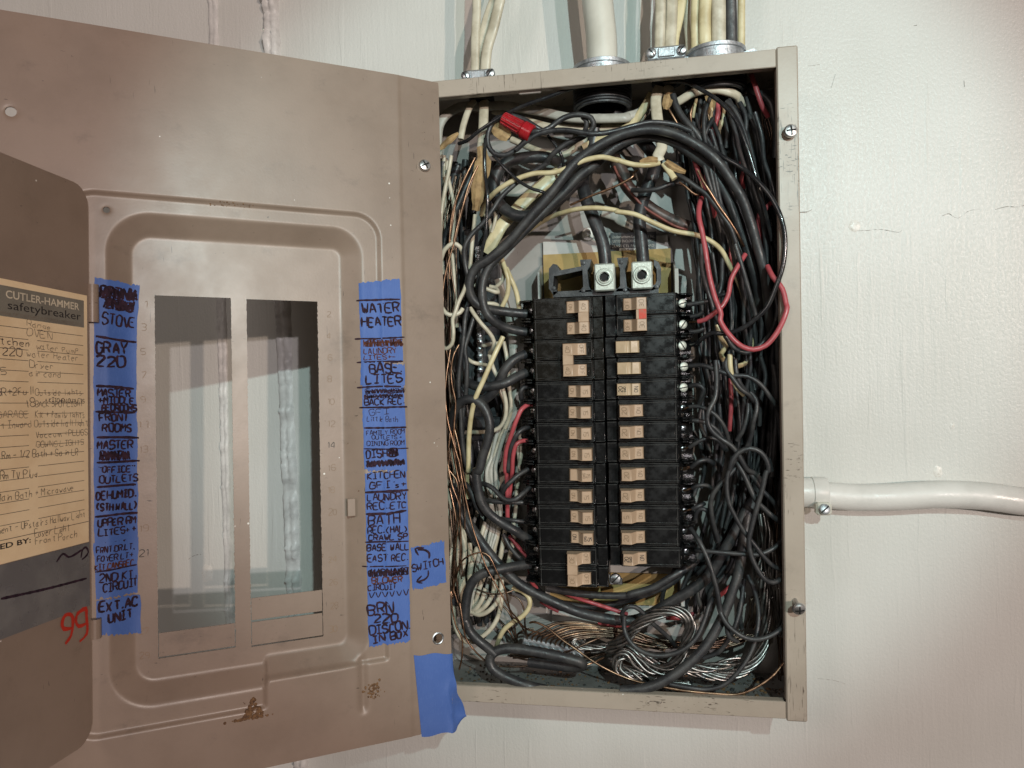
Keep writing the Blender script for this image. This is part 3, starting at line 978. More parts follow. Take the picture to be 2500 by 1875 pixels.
# (poles, style, block outward?, block lettering, low lettering, dark ink)
LEFT = [(2, 't', False, '40', 'ON', 0), (2, 't', True, '40', 'OFF', 0)] + [(1, 't', False, '15', 'ON', 0)] * 4 + \
       [(1, 't', False, '15/SWD', '', 0), (1, 't', False, '15', 'ON', 0), (1, 't', False, '15', 'ON', 0), (1, 't', False, '15/SWD', 'ON', 1), (2, 't', True, '30', 'OFF', 0)]
RIGHT = [(2, 't', True, '30', 'OFF', 0), (1, 'rocker', False, '', '', 0), (1, 'rocker', False, '', '', 0), (1, 'rocker', False, '20/SWD', 'ON', 1)] + \
        [(1, 't', False, '20', 'ON', 0)] * 5 + [(1, 't', False, '5', 'ON', 0), (1, 't', False, '20', 'ON', 0), (1, 't', False, '20/SWD', 'ON', 1)]
TERM = {}
bodies = {}
for mir, rows, zt, side in ((-1, LEFT, at(1412, 749, 92)[2] + PITCH / 2, 'neutral bar'), (1, RIGHT, at(1545, 741.6, 92)[2] + PITCH / 2, 'red wire loop')):
    z = zt
    k = 0
    single = 0
    for i, (poles, style, outw, bt, lt, dark) in enumerate(rows):
        zc = z - poles * PITCH / 2
        jx, jy = random.gauss(0, 0.0003), random.gauss(0, 0.0003)
        if poles == 2:
            lab = {(-1, 0): 'double black breaker switched on, top of the column beside the neutral bar', (-1, 1): 'brownish double black breaker switched off, second in the column beside the neutral bar',
                   (-1, 10): 'dusty double black breaker switched off, lowest in the column beside the neutral bar',
                   (1, 0): 'double black breaker whose tan handle tie is daubed with red paint'}[(mir, i)]
        elif style == 'rocker':
            lab = {1: 'black breaker with plain pale rocker just below the red-marked double breaker', 2: 'second black breaker with plain pale rocker below the red-marked double breaker',
                   3: 'black breaker with low rocker printed ON in black'}[i]
        else:
            single += 1
            lab = f'single breaker with tan toggle, {NUM[single - 1]} below the ' + ('two doubles on the neutral bar side' if mir < 0 else 'low rockers on the red loop side')
        br = thing('circuit_breaker', lab, 'breaker', 'circuit breakers in two columns', loc=(seam_x(zc) + jx, -DF / 1000 + 0.046 + jy, z - poles * PITCH))
        mat = 'breaker_old' if (mir < 0 and i in (0, 1)) else 'breaker_black'
        for p in range(poles):
            key = (mir, mat)
            if key not in bodies:
                bo = make_body(mir, mat).build('body', br, smooth=25)
                bv = bo.modifiers.new('edge', 'BEVEL')
                bv.width = 0.0004
                bv.segments = 2
                bv.angle_limit = math.radians(40)
                bodies[key] = bo
            else:
                bo = bodies[key].copy()
                COL.objects.link(bo)
                bo.parent = br
            bo.location = (0, 0, p * PITCH)
            zp = p * PITCH + PITCH / 2
            if mir > 0:
                tx = 10.6 if style == 'rocker' else 16.8 if i == 0 else 12.6
            else:
                tx = 16.3 if outw else 12.8
            add_toggle(br, mir, zp, style, outw, bt, lt, dark, xo=tx)
            # slot edges round the toggle
            s_ = MB()
            s_.box(min(mir * (tx - 1) / 1000, mir * (tx + 22) / 1000), max(mir * (tx - 1) / 1000, mir * (tx + 22) / 1000), -0.0466, -0.0463, zp - 0.0059, zp + 0.0059, 'breaker_old', 0)
            s_.build('toggle_slot', br, smooth=0)
            t_ = MB()
            big = mir > 0 and i < 4
            screw(t_, (mir * 0.0690, -0.0345 if big else -0.0225, zp), (mir * 0.35, -1, 0), 0.0039 if big else 0.0028, 0.0012, 'lug_metal' if big else 'zinc', False, random.uniform(0, 3))
            t_.build('terminal_screw', br)
            TERM[(mir, k)] = np.array(br.matrix_world.translation) + np.array([mir * 0.074, -0.020, zp])
            k += 1
        if poles == 2:
            s_ = MB()
            x0 = tx + (0.2 if not outw else 11.3)
            s_.box(min(mir * x0 / 1000, mir * (x0 + 9) / 1000), max(mir * x0 / 1000, mir * (x0 + 9) / 1000), -0.0568, -0.0480, PITCH - 0.0044, PITCH + 0.0044, 'toggle_tan', 0.0003)
            ti = s_.build('handle_tie', br, smooth=20)
            if mir > 0:
                q_ = MB()
                q_.box(mir * (x0 + 2.4) / 1000, mir * (x0 + 8.8) / 1000, -0.05705, -0.0569, PITCH - 0.0042, PITCH + 0.0042, 'red_paint', 0)
                q_.build('red_paint_daub', ti, smooth=0)
        z -= poles * PITCH
# bright bus stab and its screw under the last breaker of the shorter column
m_ = MB()
wbox(m_, np.zeros(3), 1488, 1412, 1520, 1428, 50, 53, 'zinc', 0.0006)
c = at(1503, 1412, 53)
screw(m_, c, (0, -1, 0), 0.0052, 0.003, 'zinc', False, 0.8)
tag(m_.build('bus_terminal'), 'bright metal bus terminal with a screw below the shorter breaker column', 'terminal')
# moulded base the breakers plug onto
m_ = MB()
a, b = at(1400, 728, 40), at(1600, 1372, 40)
m_.box(a[0] - po[0], b[0] - po[0], -0.0395 - po[1], -0.0112 - po[1], b[2] - po[2], a[2] - po[2], 'frame_black', 0.001)
m_.build('moulded_base', pan)

# ------------------------------------------------------------------ neutral bar with its black plastic base
nb = thing('neutral_bar', 'upright zinc neutral bar with slotted screws on a black plastic base', 'neutral bar', loc=at(1170, 900, 30))
no = np.array(nb.matrix_world.translation)
m_ = MB()
wbox(m_, no, 1128, 560, 1226, 1078, 8, 24, 'frame_black', 0.002)
m_.build('plastic_base', nb)
m_ = MB()
wbox(m_, no, 1122, 1020, 1232, 1046, 24.2, 40, 'frame_black', 0.002)
m_.build('plastic_base', nb)
m_ = MB()
wbox(m_, no, 1158, 600, 1180, 910, 30, 44, 'zinc', 0.0008)
m_.build('bar', nb)
m_ = MB()
wbox(m_, no, 1162, 908, 1184, 958, 24.3, 34, 'zinc', 0.0015)
m_.build('bar_strap', nb)
for y in range(615, 915, 17):
    m_ = MB()
    screw(m_, at(1167 + (y - 600) * 0.012, y, 44) - no, (0, -1, 0), 0.0028, 0.0018, 'zinc', False, random.uniform(-0.6, 0.6))
    m_.build('slotted_screw', nb)

# ------------------------------------------------------------------ ground bar on the box floor
gb = thing('ground_bar', 'dusty zinc ground bar with a row of screws low in the box', 'ground bar', loc=at(1350, 1585, 40))
go = np.array(gb.matrix_world.translation)
a, b = at(1277, 1568, 48), at(1425, 1598, 48)
e = (b - a) / np.linalg.norm(b - a)
m_ = MB()
L = np.linalg.norm(b - a)
m_.box(0, L, -0.006, 0.010, -0.0065, 0.0065, 'cast_zinc', 0.001)
nz = np.cross(e, np.array([0, 1.0, 0]))
Mx = np.eye(4)
Mx[:3, 0], Mx[:3, 1], Mx[:3, 2], Mx[:3, 3] = e, (0, 1, 0), np.cross(e, (0, 1, 0)), a - go
m_.xform(Mx)
m_.build('bar', gb)
for i in range(9):
    m_ = MB()
    c = a + e * (0.005 + i * (L - 0.010) / 8) + np.array([0, -0.006, 0])
    screw(m_, c - go, (0, -1, -0.15), 0.0029, 0.0022, 'zinc', False, random.uniform(-1, 1))
    m_.build('slotted_screw', gb)

# ================================================================== connectors on top of the box
def clamp_connector(px0, px1, py, d, label, name='cable_clamp', up=0.0):
    t = thing(name, label, 'connector', 'cable connectors on the box top', loc=(at((px0 + px1) / 2, py, d)[0], -d / 1000, ZT))
    o = np.array(t.matrix_world.translation)
    a, b = at(px0, py, d), at(px1, py, d)
    w = b[0] - a[0]
    m_ = MB()
    m_.lathe((0, 0, 0.0001), (0, 0, 1), [(w * 0.36, 0), (w * 0.36, 0.006), (w * 0.30, 0.0075), (w * 0.27, 0.0075), (w * 0.27, 0.001)], 'cast_zinc', 24)
    m_.lathe((0, 0, -0.0018), (0, 0, -1), [(w * 0.33, 0), (w * 0.40, 0.0005), (w * 0.40, 0.004), (w * 0.28, 0.004), (w * 0.28, 0)], 'frame_black', 18)
    m_.build('body', t)
    m_ = MB()
    m_.box(-w * 0.5, w * 0.5, -0.014, -0.0095, 0.0078 + up, 0.0200 + up, 'cast_zinc', 0.0016)
    m_.box(-w * 0.22, w * 0.22, -0.0158, -0.0142, 0.0098 + up, 0.0180 + up, 'cast_zinc', 0.0006)
    m_.box(-w * 0.5, w * 0.5, 0.0085, 0.012, 0.0078, 0.0180 + up, 'cast_zinc', 0.0016)
    bar = m_.build('clamp_bar', t)
    for s in (-1, 1):
        m_ = MB()
        screw(m_, (s * w * 0.40, -0.014, 0.0140 + up), (0, -1, 0.1), 0.0044, 0.004, 'zinc', False, 0.9 * s)
        m_.tube([(s * w * 0.40, -0.0142, 0.0140 + up), (s * w * 0.40, 0.0, 0.0140 + up), (s * w * 0.40, 0.012, 0.0140 + up)], 0.0020, 'zinc', 10)
        m_.build('clamp_screw', bar)
    return t


def hub_connector(px0, px1, py, d, label, txt, ear, up=0.0, nth=8):
    t = thing('conduit_hub', label, 'connector', 'cable connectors on the box top', loc=(at((px0 + px1) / 2, py, d)[0], -d / 1000, ZT))
    a, b = at(px0, py, d), at(px1, py, d)
    R = (b[0] - a[0]) / 2
    m_ = MB()
    m_.lathe((0, 0, 0.0001), (0, 0, 1), [(R * 0.98, 0), (R * 0.98, 0.009 + up), (R * 1.03, 0.0095 + up), (R * 1.03, 0.0125 + up), (R * 0.96, 0.0135 + up), (R * 0.80, 0.0132 + up), (R * 0.78, 0.004)], 'cast_zinc', 48)
    h_ = m_.build('hub', t)
    for s in (-1, 1):
        m_ = MB()
        pts = [(s * R * 0.93, 0.0085 + up), (s * (R + ear * 0.55), 0.0105 + up), (s * (R + ear), 0.0075 + up * 0.8), (s * (R + ear * 1.25), 0.0012), (s * R * 0.93, 0.0012)]
        m_.prism(pts, 'y', -0.007, 0.007, 'cast_zinc')
        m_.build('ear', t, smooth=50)
    m_ = MB()
    # cast number round the front of the hub
    def pl(x, y):
        an = x / 1000 / R
        rr = R * 0.98 + 0.0004
        return (rr * math.sin(an), -rr * math.cos(an), y / 1000)
    write(m_, txt, (-9.5, 3.0 + up * 900), (9.5, 3.0 + up * 900), 4.8, 0.8, pl, 'zinc')
    m_.build('cast_number', h_, smooth=0)
    # threaded plastic bushing inside the box
    m_ = MB()
    prof = []
    for i in range(nth):
        prof += [(R * 0.97, i * 0.0026), (R * 1.05, i * 0.0026 + 0.0008), (R * 1.05, i * 0.0026 + 0.0015), (R * 0.97, i * 0.0026 + 0.0022)]
    e_ = nth * 0.0026
    prof += [(R * 0.97, e_ + 0.0008), (R * 0.90, e_ + 0.0015), (R * 0.84, e_ + 0.0008), (R * 0.83, 0.0)]
    m_.lathe((0, 0, -0.0017), (0, 0, -1), prof, 'frame_black', 40)
    m_.build('threaded_bushing', t)
    return t


clamp_connector(1137, 1212, 178, 50, 'small zinc cable clamp gripping three ivory cables on the box top')
clamp_connector(1580, 1671, 133, 52, 'small zinc cable clamp gripping two flat ivory cables beside the larger hub', up=0.004)
hub_connector(1400, 1537, 150, 50, 'zinc conduit hub around the single fat white conduit', '2001', 0.012, 0.003, 8)
hub_connector(1674, 1818, 128, 50, 'zinc conduit hub packed with ivory cables and one black cable', '02001', 0.012, 0.007, 6)

# ================================================================== swung-open cover (dead front)
cover = thing('panel_cover', 'taupe steel panel cover swung open beside the box, its breaker slots empty', 'panel cover', loc=CO, Q=CQ)


def rsdf(u, v, u0, u1, v0, v1, r):
    cx_, cy_ = (u0 + u1) / 2, (v0 + v1) / 2
    qx = np.abs(u - cx_) - ((u1 - u0) / 2 - r)
    qy = np.abs(v - cy_) - ((v1 - v0) / 2 - r)
    return np.hypot(np.maximum(qx, 0), np.maximum(qy, 0)) + np.minimum(np.maximum(qx, qy), 0) - r


def sstep(x, a, b):
    t = np.clip((x - a) / (b - a), 0, 1)
    return t * t * (3 - 2 * t)


def soft_lin(x, w, e):
    """0 -> 1 ramp of width w with rounded shoulders e"""
    s = 0
    for k in np.linspace(-e, e, 5):
        s = s + np.clip((x + k) / w, 0, 1)
    return s / 5


def relief(u, v):
    """depth of the pressed steel below the outer face (mm), u right, v up"""
    u, v = np.asarray(u, float), np.asarray(v, float)
    ring = rsdf(u, v, -292, -58, -527, -126.5, 21)
    patch = sstep(u, -158.5, -155.0) * (1 - sstep(v, -507.0, -503.5))
    h = 2.6 * (1 - soft_lin(ring + 1.0, 2.0, 0.6)) * (1 - patch)
    dish = rsdf(u, v, -265, -73, -512, -139, 31)
    dish2 = rsdf(u, v, -265, -73, -506, -139, 24)
    right = sstep(u, -157, -153)
    sl = soft_lin(-(dish * (1 - right) + dish2 * right), 15.5, 1.5)
    h = h + 10.5 * sl
    # crease running down from the dish's lower right corner
    h = h + 2.2 * np.exp(-((u + 79) / 3.2) ** 2) * sstep(v, -549, -540) * (1 - sstep(v, -512, -492))
    # strip beyond the fold leans back
    h = h + 0.055 * np.maximum(0, u + 36.5) * (0.5 + 0.5 * np.tanh((u + 36.5) / 1.2)) + 0.45 * sstep(u, -38.5, -36.0)
    # slight buckle of thin sheet
    h = h + 0.25 * np.sin(u / 47 + 1) * np.sin(v / 90) + 0.10 * np.sin(u / 19 + v / 31)
    return h


WL = (-233.2, -177.6, -480.5, -200.3)
WR = (-165.7, -108.9, -482.0, -200.8)
HOLES = [(-324.6, -73.2, 3.6), (-264.9, -138.6, 2.3), (-12.2, -495.2, 3.9)]
UL, UR, VB, VT = -340.0, 0.0, -574.0, 0.0
us = set(np.round(np.linspace(UL, UR, 262), 3))
vs_ = set(np.round(np.linspace(VB, VT, 442), 3))
for w in (WL, WR):
    us |= {w[0], w[1]}
    vs_ |= {w[2], w[3]}
for hu, hv, hr in HOLES:
    us |= set(np.round(hu + np.arange(-hr - 1.2, hr + 1.3, 0.6), 3))
    vs_ |= set(np.round(hv + np.arange(-hr - 1.2, hr + 1.3, 0.6), 3))


def thin(s, keep):
    s = sorted(s)
    out = [s[0]]
    for x in s[1:]:
        if x - out[-1] < 0.35:
            if x in keep:
                out[-1] = x
            continue
        out.append(x)
    return np.array(out)


GU = thin(us, {WL[0], WL[1], WR[0], WR[1], UR})
GV = thin(vs_, {WL[2], WL[3], WR[2], WR[3], VT})
UU, VV = np.meshgrid(GU, GV, indexing='ij')
nu, nv = len(GU), len(GV)
cuc, cvc = (GU[:-1] + GU[1:]) / 2, (GV[:-1] + GV[1:]) / 2
CUc, CVc = np.meshgrid(cuc, cvc, indexing='ij')
keep = np.ones(CUc.shape, bool)
for w in (WL, WR):
    keep &= ~((CUc > w[0]) & (CUc < w[1]) & (CVc > w[2]) & (CVc < w[3]))
PU, PV = UU.copy(), VV.copy()
for hu, hv, hr in HOLES:
    rem = np.hypot(CUc - hu, CVc - hv) < hr
    keep &= ~rem
    touch = np.zeros(UU.shape, bool)
    kp = np.zeros(UU.shape, bool)
    for di in (0, 1):
        for dj in (0, 1):
            touch[di:nu - 1 + di, dj:nv - 1 + dj] |= rem
            kp[di:nu - 1 + di, dj:nv - 1 + dj] |= ~rem
    edge = touch & kp
    rr = np.hypot(UU - hu, VV - hv) + 1e-9
    PU[edge] = hu + (UU - hu)[edge] / rr[edge] * hr
    PV[edge] = hv + (VV - hv)[edge] / rr[edge] * hr
# ragged edges where the knockouts were snapped out
for w in (WL, WR):
    for val, arr, oth in ((w[0], PU, VV), (w[1], PU, VV)):
        msk = (UU == val) & (VV > w[2]) & (VV < w[3])
        arr[msk] += rng.normal(0, 0.16, msk.sum())
HH = relief(PU, PV)
for hu, hv, hr in HOLES:
    HH = HH + 0.5 * np.exp(-np.maximum(0, np.hypot(PU - hu, PV - hv) - hr) / 1.0) * (np.hypot(PU - hu, PV - hv) < hr + 4)
m_ = MB()
TH = 1.3
front = np.stack([PU, HH, PV], -1).reshape(-1, 3) / 1000
back = np.stack([PU, HH + TH, PV], -1).reshape(-1, 3) / 1000
ii, jj = np.nonzero(keep)
a = ii * nv + jj
fq = np.stack([a, a + nv, a + nv + 1, a + 1], 1)
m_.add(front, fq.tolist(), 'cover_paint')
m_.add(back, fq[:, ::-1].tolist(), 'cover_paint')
K = np.zeros((nu + 1, nv + 1), bool)
K[1:-1, 1:-1] = keep
rims = []
for i in range(nu - 1):
    for j in range(nv - 1):
        if not keep[i, j]:
            continue
        q = [i * nv + j, (i + 1) * nv + j, (i + 1) * nv + j + 1, i * nv + j + 1]
        if not K[i, j + 1]:
            rims.append((q[0], q[3]))
        if not K[i + 2, j + 1]:
            rims.append((q[2], q[1]))
        if not K[i + 1, j]:
            rims.append((q[1], q[0]))
        if not K[i + 1, j + 2]:
            rims.append((q[3], q[2]))
vs, fs = [], []
for p, q in rims:
    o = len(vs)
    vs += [front[p], front[q], back[q], back[p]]
    fs.append((o, o + 1, o + 2, o + 3))
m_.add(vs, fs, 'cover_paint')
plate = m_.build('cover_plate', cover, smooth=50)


def skin(u, v, up=0.3):
    """point just above the pressed face, cover frame, metres"""
    return (u / 1000, (float(relief(u, v)) - up) / 1000, v / 1000)


# unbroken knockout blanks left below the two slots
for u0, u1, v0, v1 in ((WL[0], WL[1], -479.8, -461.2), (WR[0], WR[1], -461.2, -443.2), (WR[0], WR[1], -481.3, -462.4)):
    m_ = MB()
    n = 8
    g = 0.45
    uu = np.linspace(u0 + g, u1 - g, n)
    top = [(u, float(relief(u, v0 + 9)) + 0.15) for u in uu]
    pts = [(u / 1000, h / 1000) for u, h in top] + [(u / 1000, (h + 1.1) / 1000) for u, h in reversed(top)]
    m_.prism(pts, 'z', (v0 + g) / 1000, (v1 - g * 0.2) / 1000, 'cover_paint')
    m_.build('knockout_blank', cover, smooth=30)
# turned-back edge flange along the hinge side
m_ = MB()
h0 = float(relief(-0.5, -300))
m_.box(-0.0012, 0.0, (h0 + 1.5) / 1000, 0.013, -0.572, -0.002, 'cover_paint', 0.0003)
m_.build('edge_flange', cover)
# screw still sitting in its hole
m_ = MB()
u, v = cov(1037, 404)
screw(m_, (u / 1000, (float(relief(u, v)) - 0.2) / 1000, v / 1000), (0, -1, 0.1), 0.0054, 0.0036, 'screw_steel', True, 0.5)
m_.build('cover_screw', cover)
# raised rim round the lower screw hole
m_ = MB()
hu, hv, hr = HOLES[2]
m_.lathe(skin(hu, hv, -0.4), (0, -1, 0), [(0.0040, 0), (0.0041, 0.0008), (0.0046, 0.0010), (0.0053, 0.0007), (0.0056, 0.0)], 'zinc', 28, False)
m_.build('hole_rim', cover)
# catch for the little door
u, v = cov(857, 1237, 0.006)
m_ = MB()
h0 = float(relief(u, v))
m_.box((u - 3.2) / 1000, (u + 3.6) / 1000, (h0 - 6.0) / 1000, (h0 - 4.9) / 1000, (v - 8) / 1000, (v + 7) / 1000, 'cover_paint', 0.0004)
m_.box((u + 2.6) / 1000, (u + 3.6) / 1000, (h0 - 5.0) / 1000, (h0 + 3) / 1000, (v - 8) / 1000, (v + 7) / 1000, 'cover_paint', 0.0002)
m_.build('door_catch', cover)
# circuit numbers
for txt, px, py, ink in (('1', 356, 743, 0), ('3', 351, 798, 0), ('5', 350, 858, 0), ('7', 351, 915, 0), ('9', 350, 975, 0), ('11', 349, 1037, 0), ('13', 349, 1097, 0), ('19', 350, 1290, 0),
                         ('21', 352, 1350, 1), ('27', 352, 1540, 0), ('29', 353, 1600, 0), ('2', 803, 766, 0), ('4', 803, 820, 0), ('6', 806, 872, 0), ('8', 805, 925, 0), ('10', 807, 980, 0), ('12', 808, 1034, 0),
                         ('14', 808, 1086, 1), ('16', 809, 1142, 0), ('18', 808, 1196, 0), ('20', 812, 1250, 0), ('24', 812, 1365, 0), ('26', 814, 1420, 0), ('28', 816, 1478, 0), ('30', 813, 1535, 0)):
    u, v = cov(px, py, 0.013)
    m_ = MB()
    w = 3.2 * len(txt)
    write(m_, txt, (u - w / 2, v - 2.5), (u + w / 2, v - 2.5), 4.8, 0.55 if ink else 0.42, lambda a, c: skin(a, c, 0.15), 'print_black' if ink else 'toggle_mark', 0.05)
    m_.build('stamped_number', cover, smooth=0)


# ------------------------------------------------------------------ little hinged door with its circuit directory
door = MB()
r_ = 14.0
W_, Z0, Z1 = 217.0, -527.0, -124.5
pts = []
for cxx, czz, a0 in ((-r_ - 2 + 3, Z1 - r_, 90), (-r_ - 2 + 3, Z0 + r_, 0), (-W_ + r_, Z0 + r_, -90), (-W_ + r_, Z1 - r_, 180)):
    for k in range(7):
        an = math.radians(a0 - 15 * k)
        pts.append(((cxx + r_ * math.cos(an)) / 1000, (czz + r_ * math.sin(an)) / 1000))
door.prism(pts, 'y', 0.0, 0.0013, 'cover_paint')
dm = door.build('door', cover, smooth=40)
dm.matrix_parent_inverse = Matrix.Identity(4)
dm.location = DOOR_H.tolist()
dm.rotation_euler = (0, 0, DOOR_A)
for v0, v1 in ((-224, -196), (-455, -441)):
    m_ = MB()
    m_.tube([(0.0045, -0.0005, v0 / 1000), (0.0045, -0.0005, v1 / 1000)], 0.0042, 'cover_paint', 16)
    m_.box(0.0008, 0.0045, -0.0015, -0.0002, v0 / 1000, v1 / 1000, 'cover_paint', 0.0003)
    m_.build('hinge', dm)


def dpl(up):
    return lambda u, v: (u / 1000, -up / 1000, v / 1000)


card = MB()
cu0, cu1, cz0, cz1 = -205.0, -1.2, -384.0, -205.0
card.box(cu0 / 1000, cu1 / 1000, -0.0005, -0.0001, cz0 / 1000, cz1 / 1000, 'card', 0)
card.add([dpl(0.65)(cu0 + 3, -209.2), dpl(0.65)(-4.6, -209.2), dpl(0.65)(-4.6, -228.8), dpl(0.65)(cu0 + 3, -228.8)], [(0, 1, 2, 3)], 'card_band')
typeset(card, 'CUTLER-HAMMER', dpl(0.75), 'card_white', -73.5, -9.3, -216.8, 4.9, 0.012)
typeset(card, 'safetybreaker', dpl(0.75), 'print_black', -72.0, -7.8, -223.8, 5.4)
typeset(card, 'MARK OF THE FINEST ELECTRICAL PROTECTION', dpl(0.75), 'pencil', -77.5, -6.6, -227.9, 2.1)
lz = np.linspace(dor(140, 812)[1], dor(140, 1256)[1], 19)
for k, z in enumerate(lz):
    for a, b in ((cu0 + 6, -55.5), (-48.0, -5.5)):
        card.add([dpl(0.6)(a, z), dpl(0.6)(b, z), dpl(0.6)(b, z - 0.35), dpl(0.6)(a, z - 0.35)], [(0, 1, 2, 3)], 'pen')
zl = dor(160, 1284)[1]
card.add([dpl(0.6)(cu0 + 6, zl), dpl(0.6)(-1.5, zl), dpl(0.6)(-1.5, zl - 0.4), dpl(0.6)(cu0 + 6, zl - 0.4)], [(0, 1, 2, 3)], 'pen')
typeset(card, 'FILLED BY:', dpl(0.75), 'print_black', -93.0, -54.5, dor(60, 1327)[1], 3.2, 0.02)
for txt, x0, y0, x1, y1, h, ink, w in (
        ('Range', 64, 796, 122, 806, 4.0, 'pencil', 0.35), ('OVEN', 64, 818, 125, 829, 4.6, 'pencil', 0.4), ('Kitchen', -28, 838, 72, 846, 5.0, 'pen', 0.5),
        ('water pump', 86, 852, 190, 864, 4.6, 'pencil', 0.35), ('220', 4, 868, 50, 870, 5.2, 'pen', 0.5), ('water Heater', 64, 870, 190, 882, 4.6, 'pencil', 0.35),
        ('Dryer', 70, 897, 130, 902, 4.4, 'pencil', 0.4), ('15', -14, 914, 14, 914, 4.4, 'pencil', 0.45), ('air cond', 70, 918, 146, 922, 4.4, 'pencil', 0.4),
        ('MBR+2Full', -24, 968, 78, 962, 4.8, 'pen', 0.4), ('Outside lights', 84, 966, 198, 964, 4.4, 'pencil', 0.35), ('18', 62, 996, 82, 993, 5.2, 'pen', 0.45), ('+ KITCHEN OUTLETS', 108, 982, 204, 984, 2.8, 'pen', 0.45),
        ('BACK SPOT LIGHT', 84, 994, 200, 992, 3.6, 'pencil', 0.4), ('GARAGE', -8, 1021, 66, 1019, 4.2, 'pencil', 0.35), ('Kit + family lights', 84, 1020, 204, 1020, 4.6, 'pen', 0.32),
        ('Kpt Inward', -20, 1048, 74, 1042, 4.2, 'pencil', 0.4), ('Outside hall light', 82, 1042, 212, 1040, 4.8, 'pencil', 0.38), ('Vaccum +PLUGS', 84, 1070, 212, 1062, 4.2, 'pencil', 0.42),
        ('DOWNS.LIGHTS', 86, 1092, 202, 1086, 3.8, 'pencil', 0.38), ('Dining Rm - 1/2 Bath + So in LR', -60, 1124, 188, 1110, 4.6, 'pen', 0.4), ('Fam Rm TV Plug', -46, 1172, 90, 1166, 5.0, 'pen', 0.42),
        ('Main Bath + Microwave', -10, 1226, 178, 1198, 4.8, 'pen', 0.36), ('Basement - Upstairs Hallway Light', -50, 1312, 206, 1262, 4.6, 'pen', 0.36), ('Foyer Light', 82, 1312, 168, 1296, 5.0, 'pen', 0.38),
        ('Front Porch', 84, 1330, 186, 1312, 4.6, 'pen', 0.36)):
    write(card, txt, dor(x0, y0), dor(x1, y1), h, w, dpl(0.75), ink, 0.3)
card.build('directory_card', dm, smooth=0)
# dull grey tape strip under the card, with a marker line and scribble
dt = MB()
dt.box(-0.205, -0.0005, -0.00045, -0.0001, -0.4302, -0.3845, 'dark_tape', 0)
ribbon(dt, [dor(0, 1462), dor(110, 1438), dor(210, 1412)], 1.7, dpl(0.6), 'marker')
ribbon(dt, [dor(136, 1372), dor(152, 1352), dor(166, 1360), dor(184, 1352), dor(198, 1342)], 1.6, dpl(0.6), 'marker')
ribbon(dt, [dor(196, 1362), dor(200, 1342), dor(208, 1336), dor(214, 1348), dor(206, 1360), dor(198, 1366)], 1.5, dpl(0.6), 'marker')
o_ = dt.build('grey_tape', smooth=0)
DMAT = Matrix.Translation(DO.tolist()) @ Matrix(DQ.tolist()).to_4x4()
o_.matrix_world = DMAT
tag(o_, 'strip of dull grey tape with black marker lines under the directory card', 'tape')
dt = MB()
write(dt, '99', dor(146, 1576), dor(208, 1560), 21, 2.6, dpl(0.5), 'red_marker', 0.25)
dt.build('red_number', dm, smooth=0)

# ------------------------------------------------------------------ blue masking tape with marker lettering
CMAT = Matrix.Translation(CO.tolist()) @ Matrix(CQ.tolist()).to_4x4()


def drape(u, v):
    """tape bridges small hollows but never sinks below the pressed face"""
    k = np.array([-4.0, -2.0, 0, 2.0, 4.0])
    r = relief(u + k, np.full(5, v))
    return float(min(np.mean(r), r[2], (r[1] + r[3]) / 2))


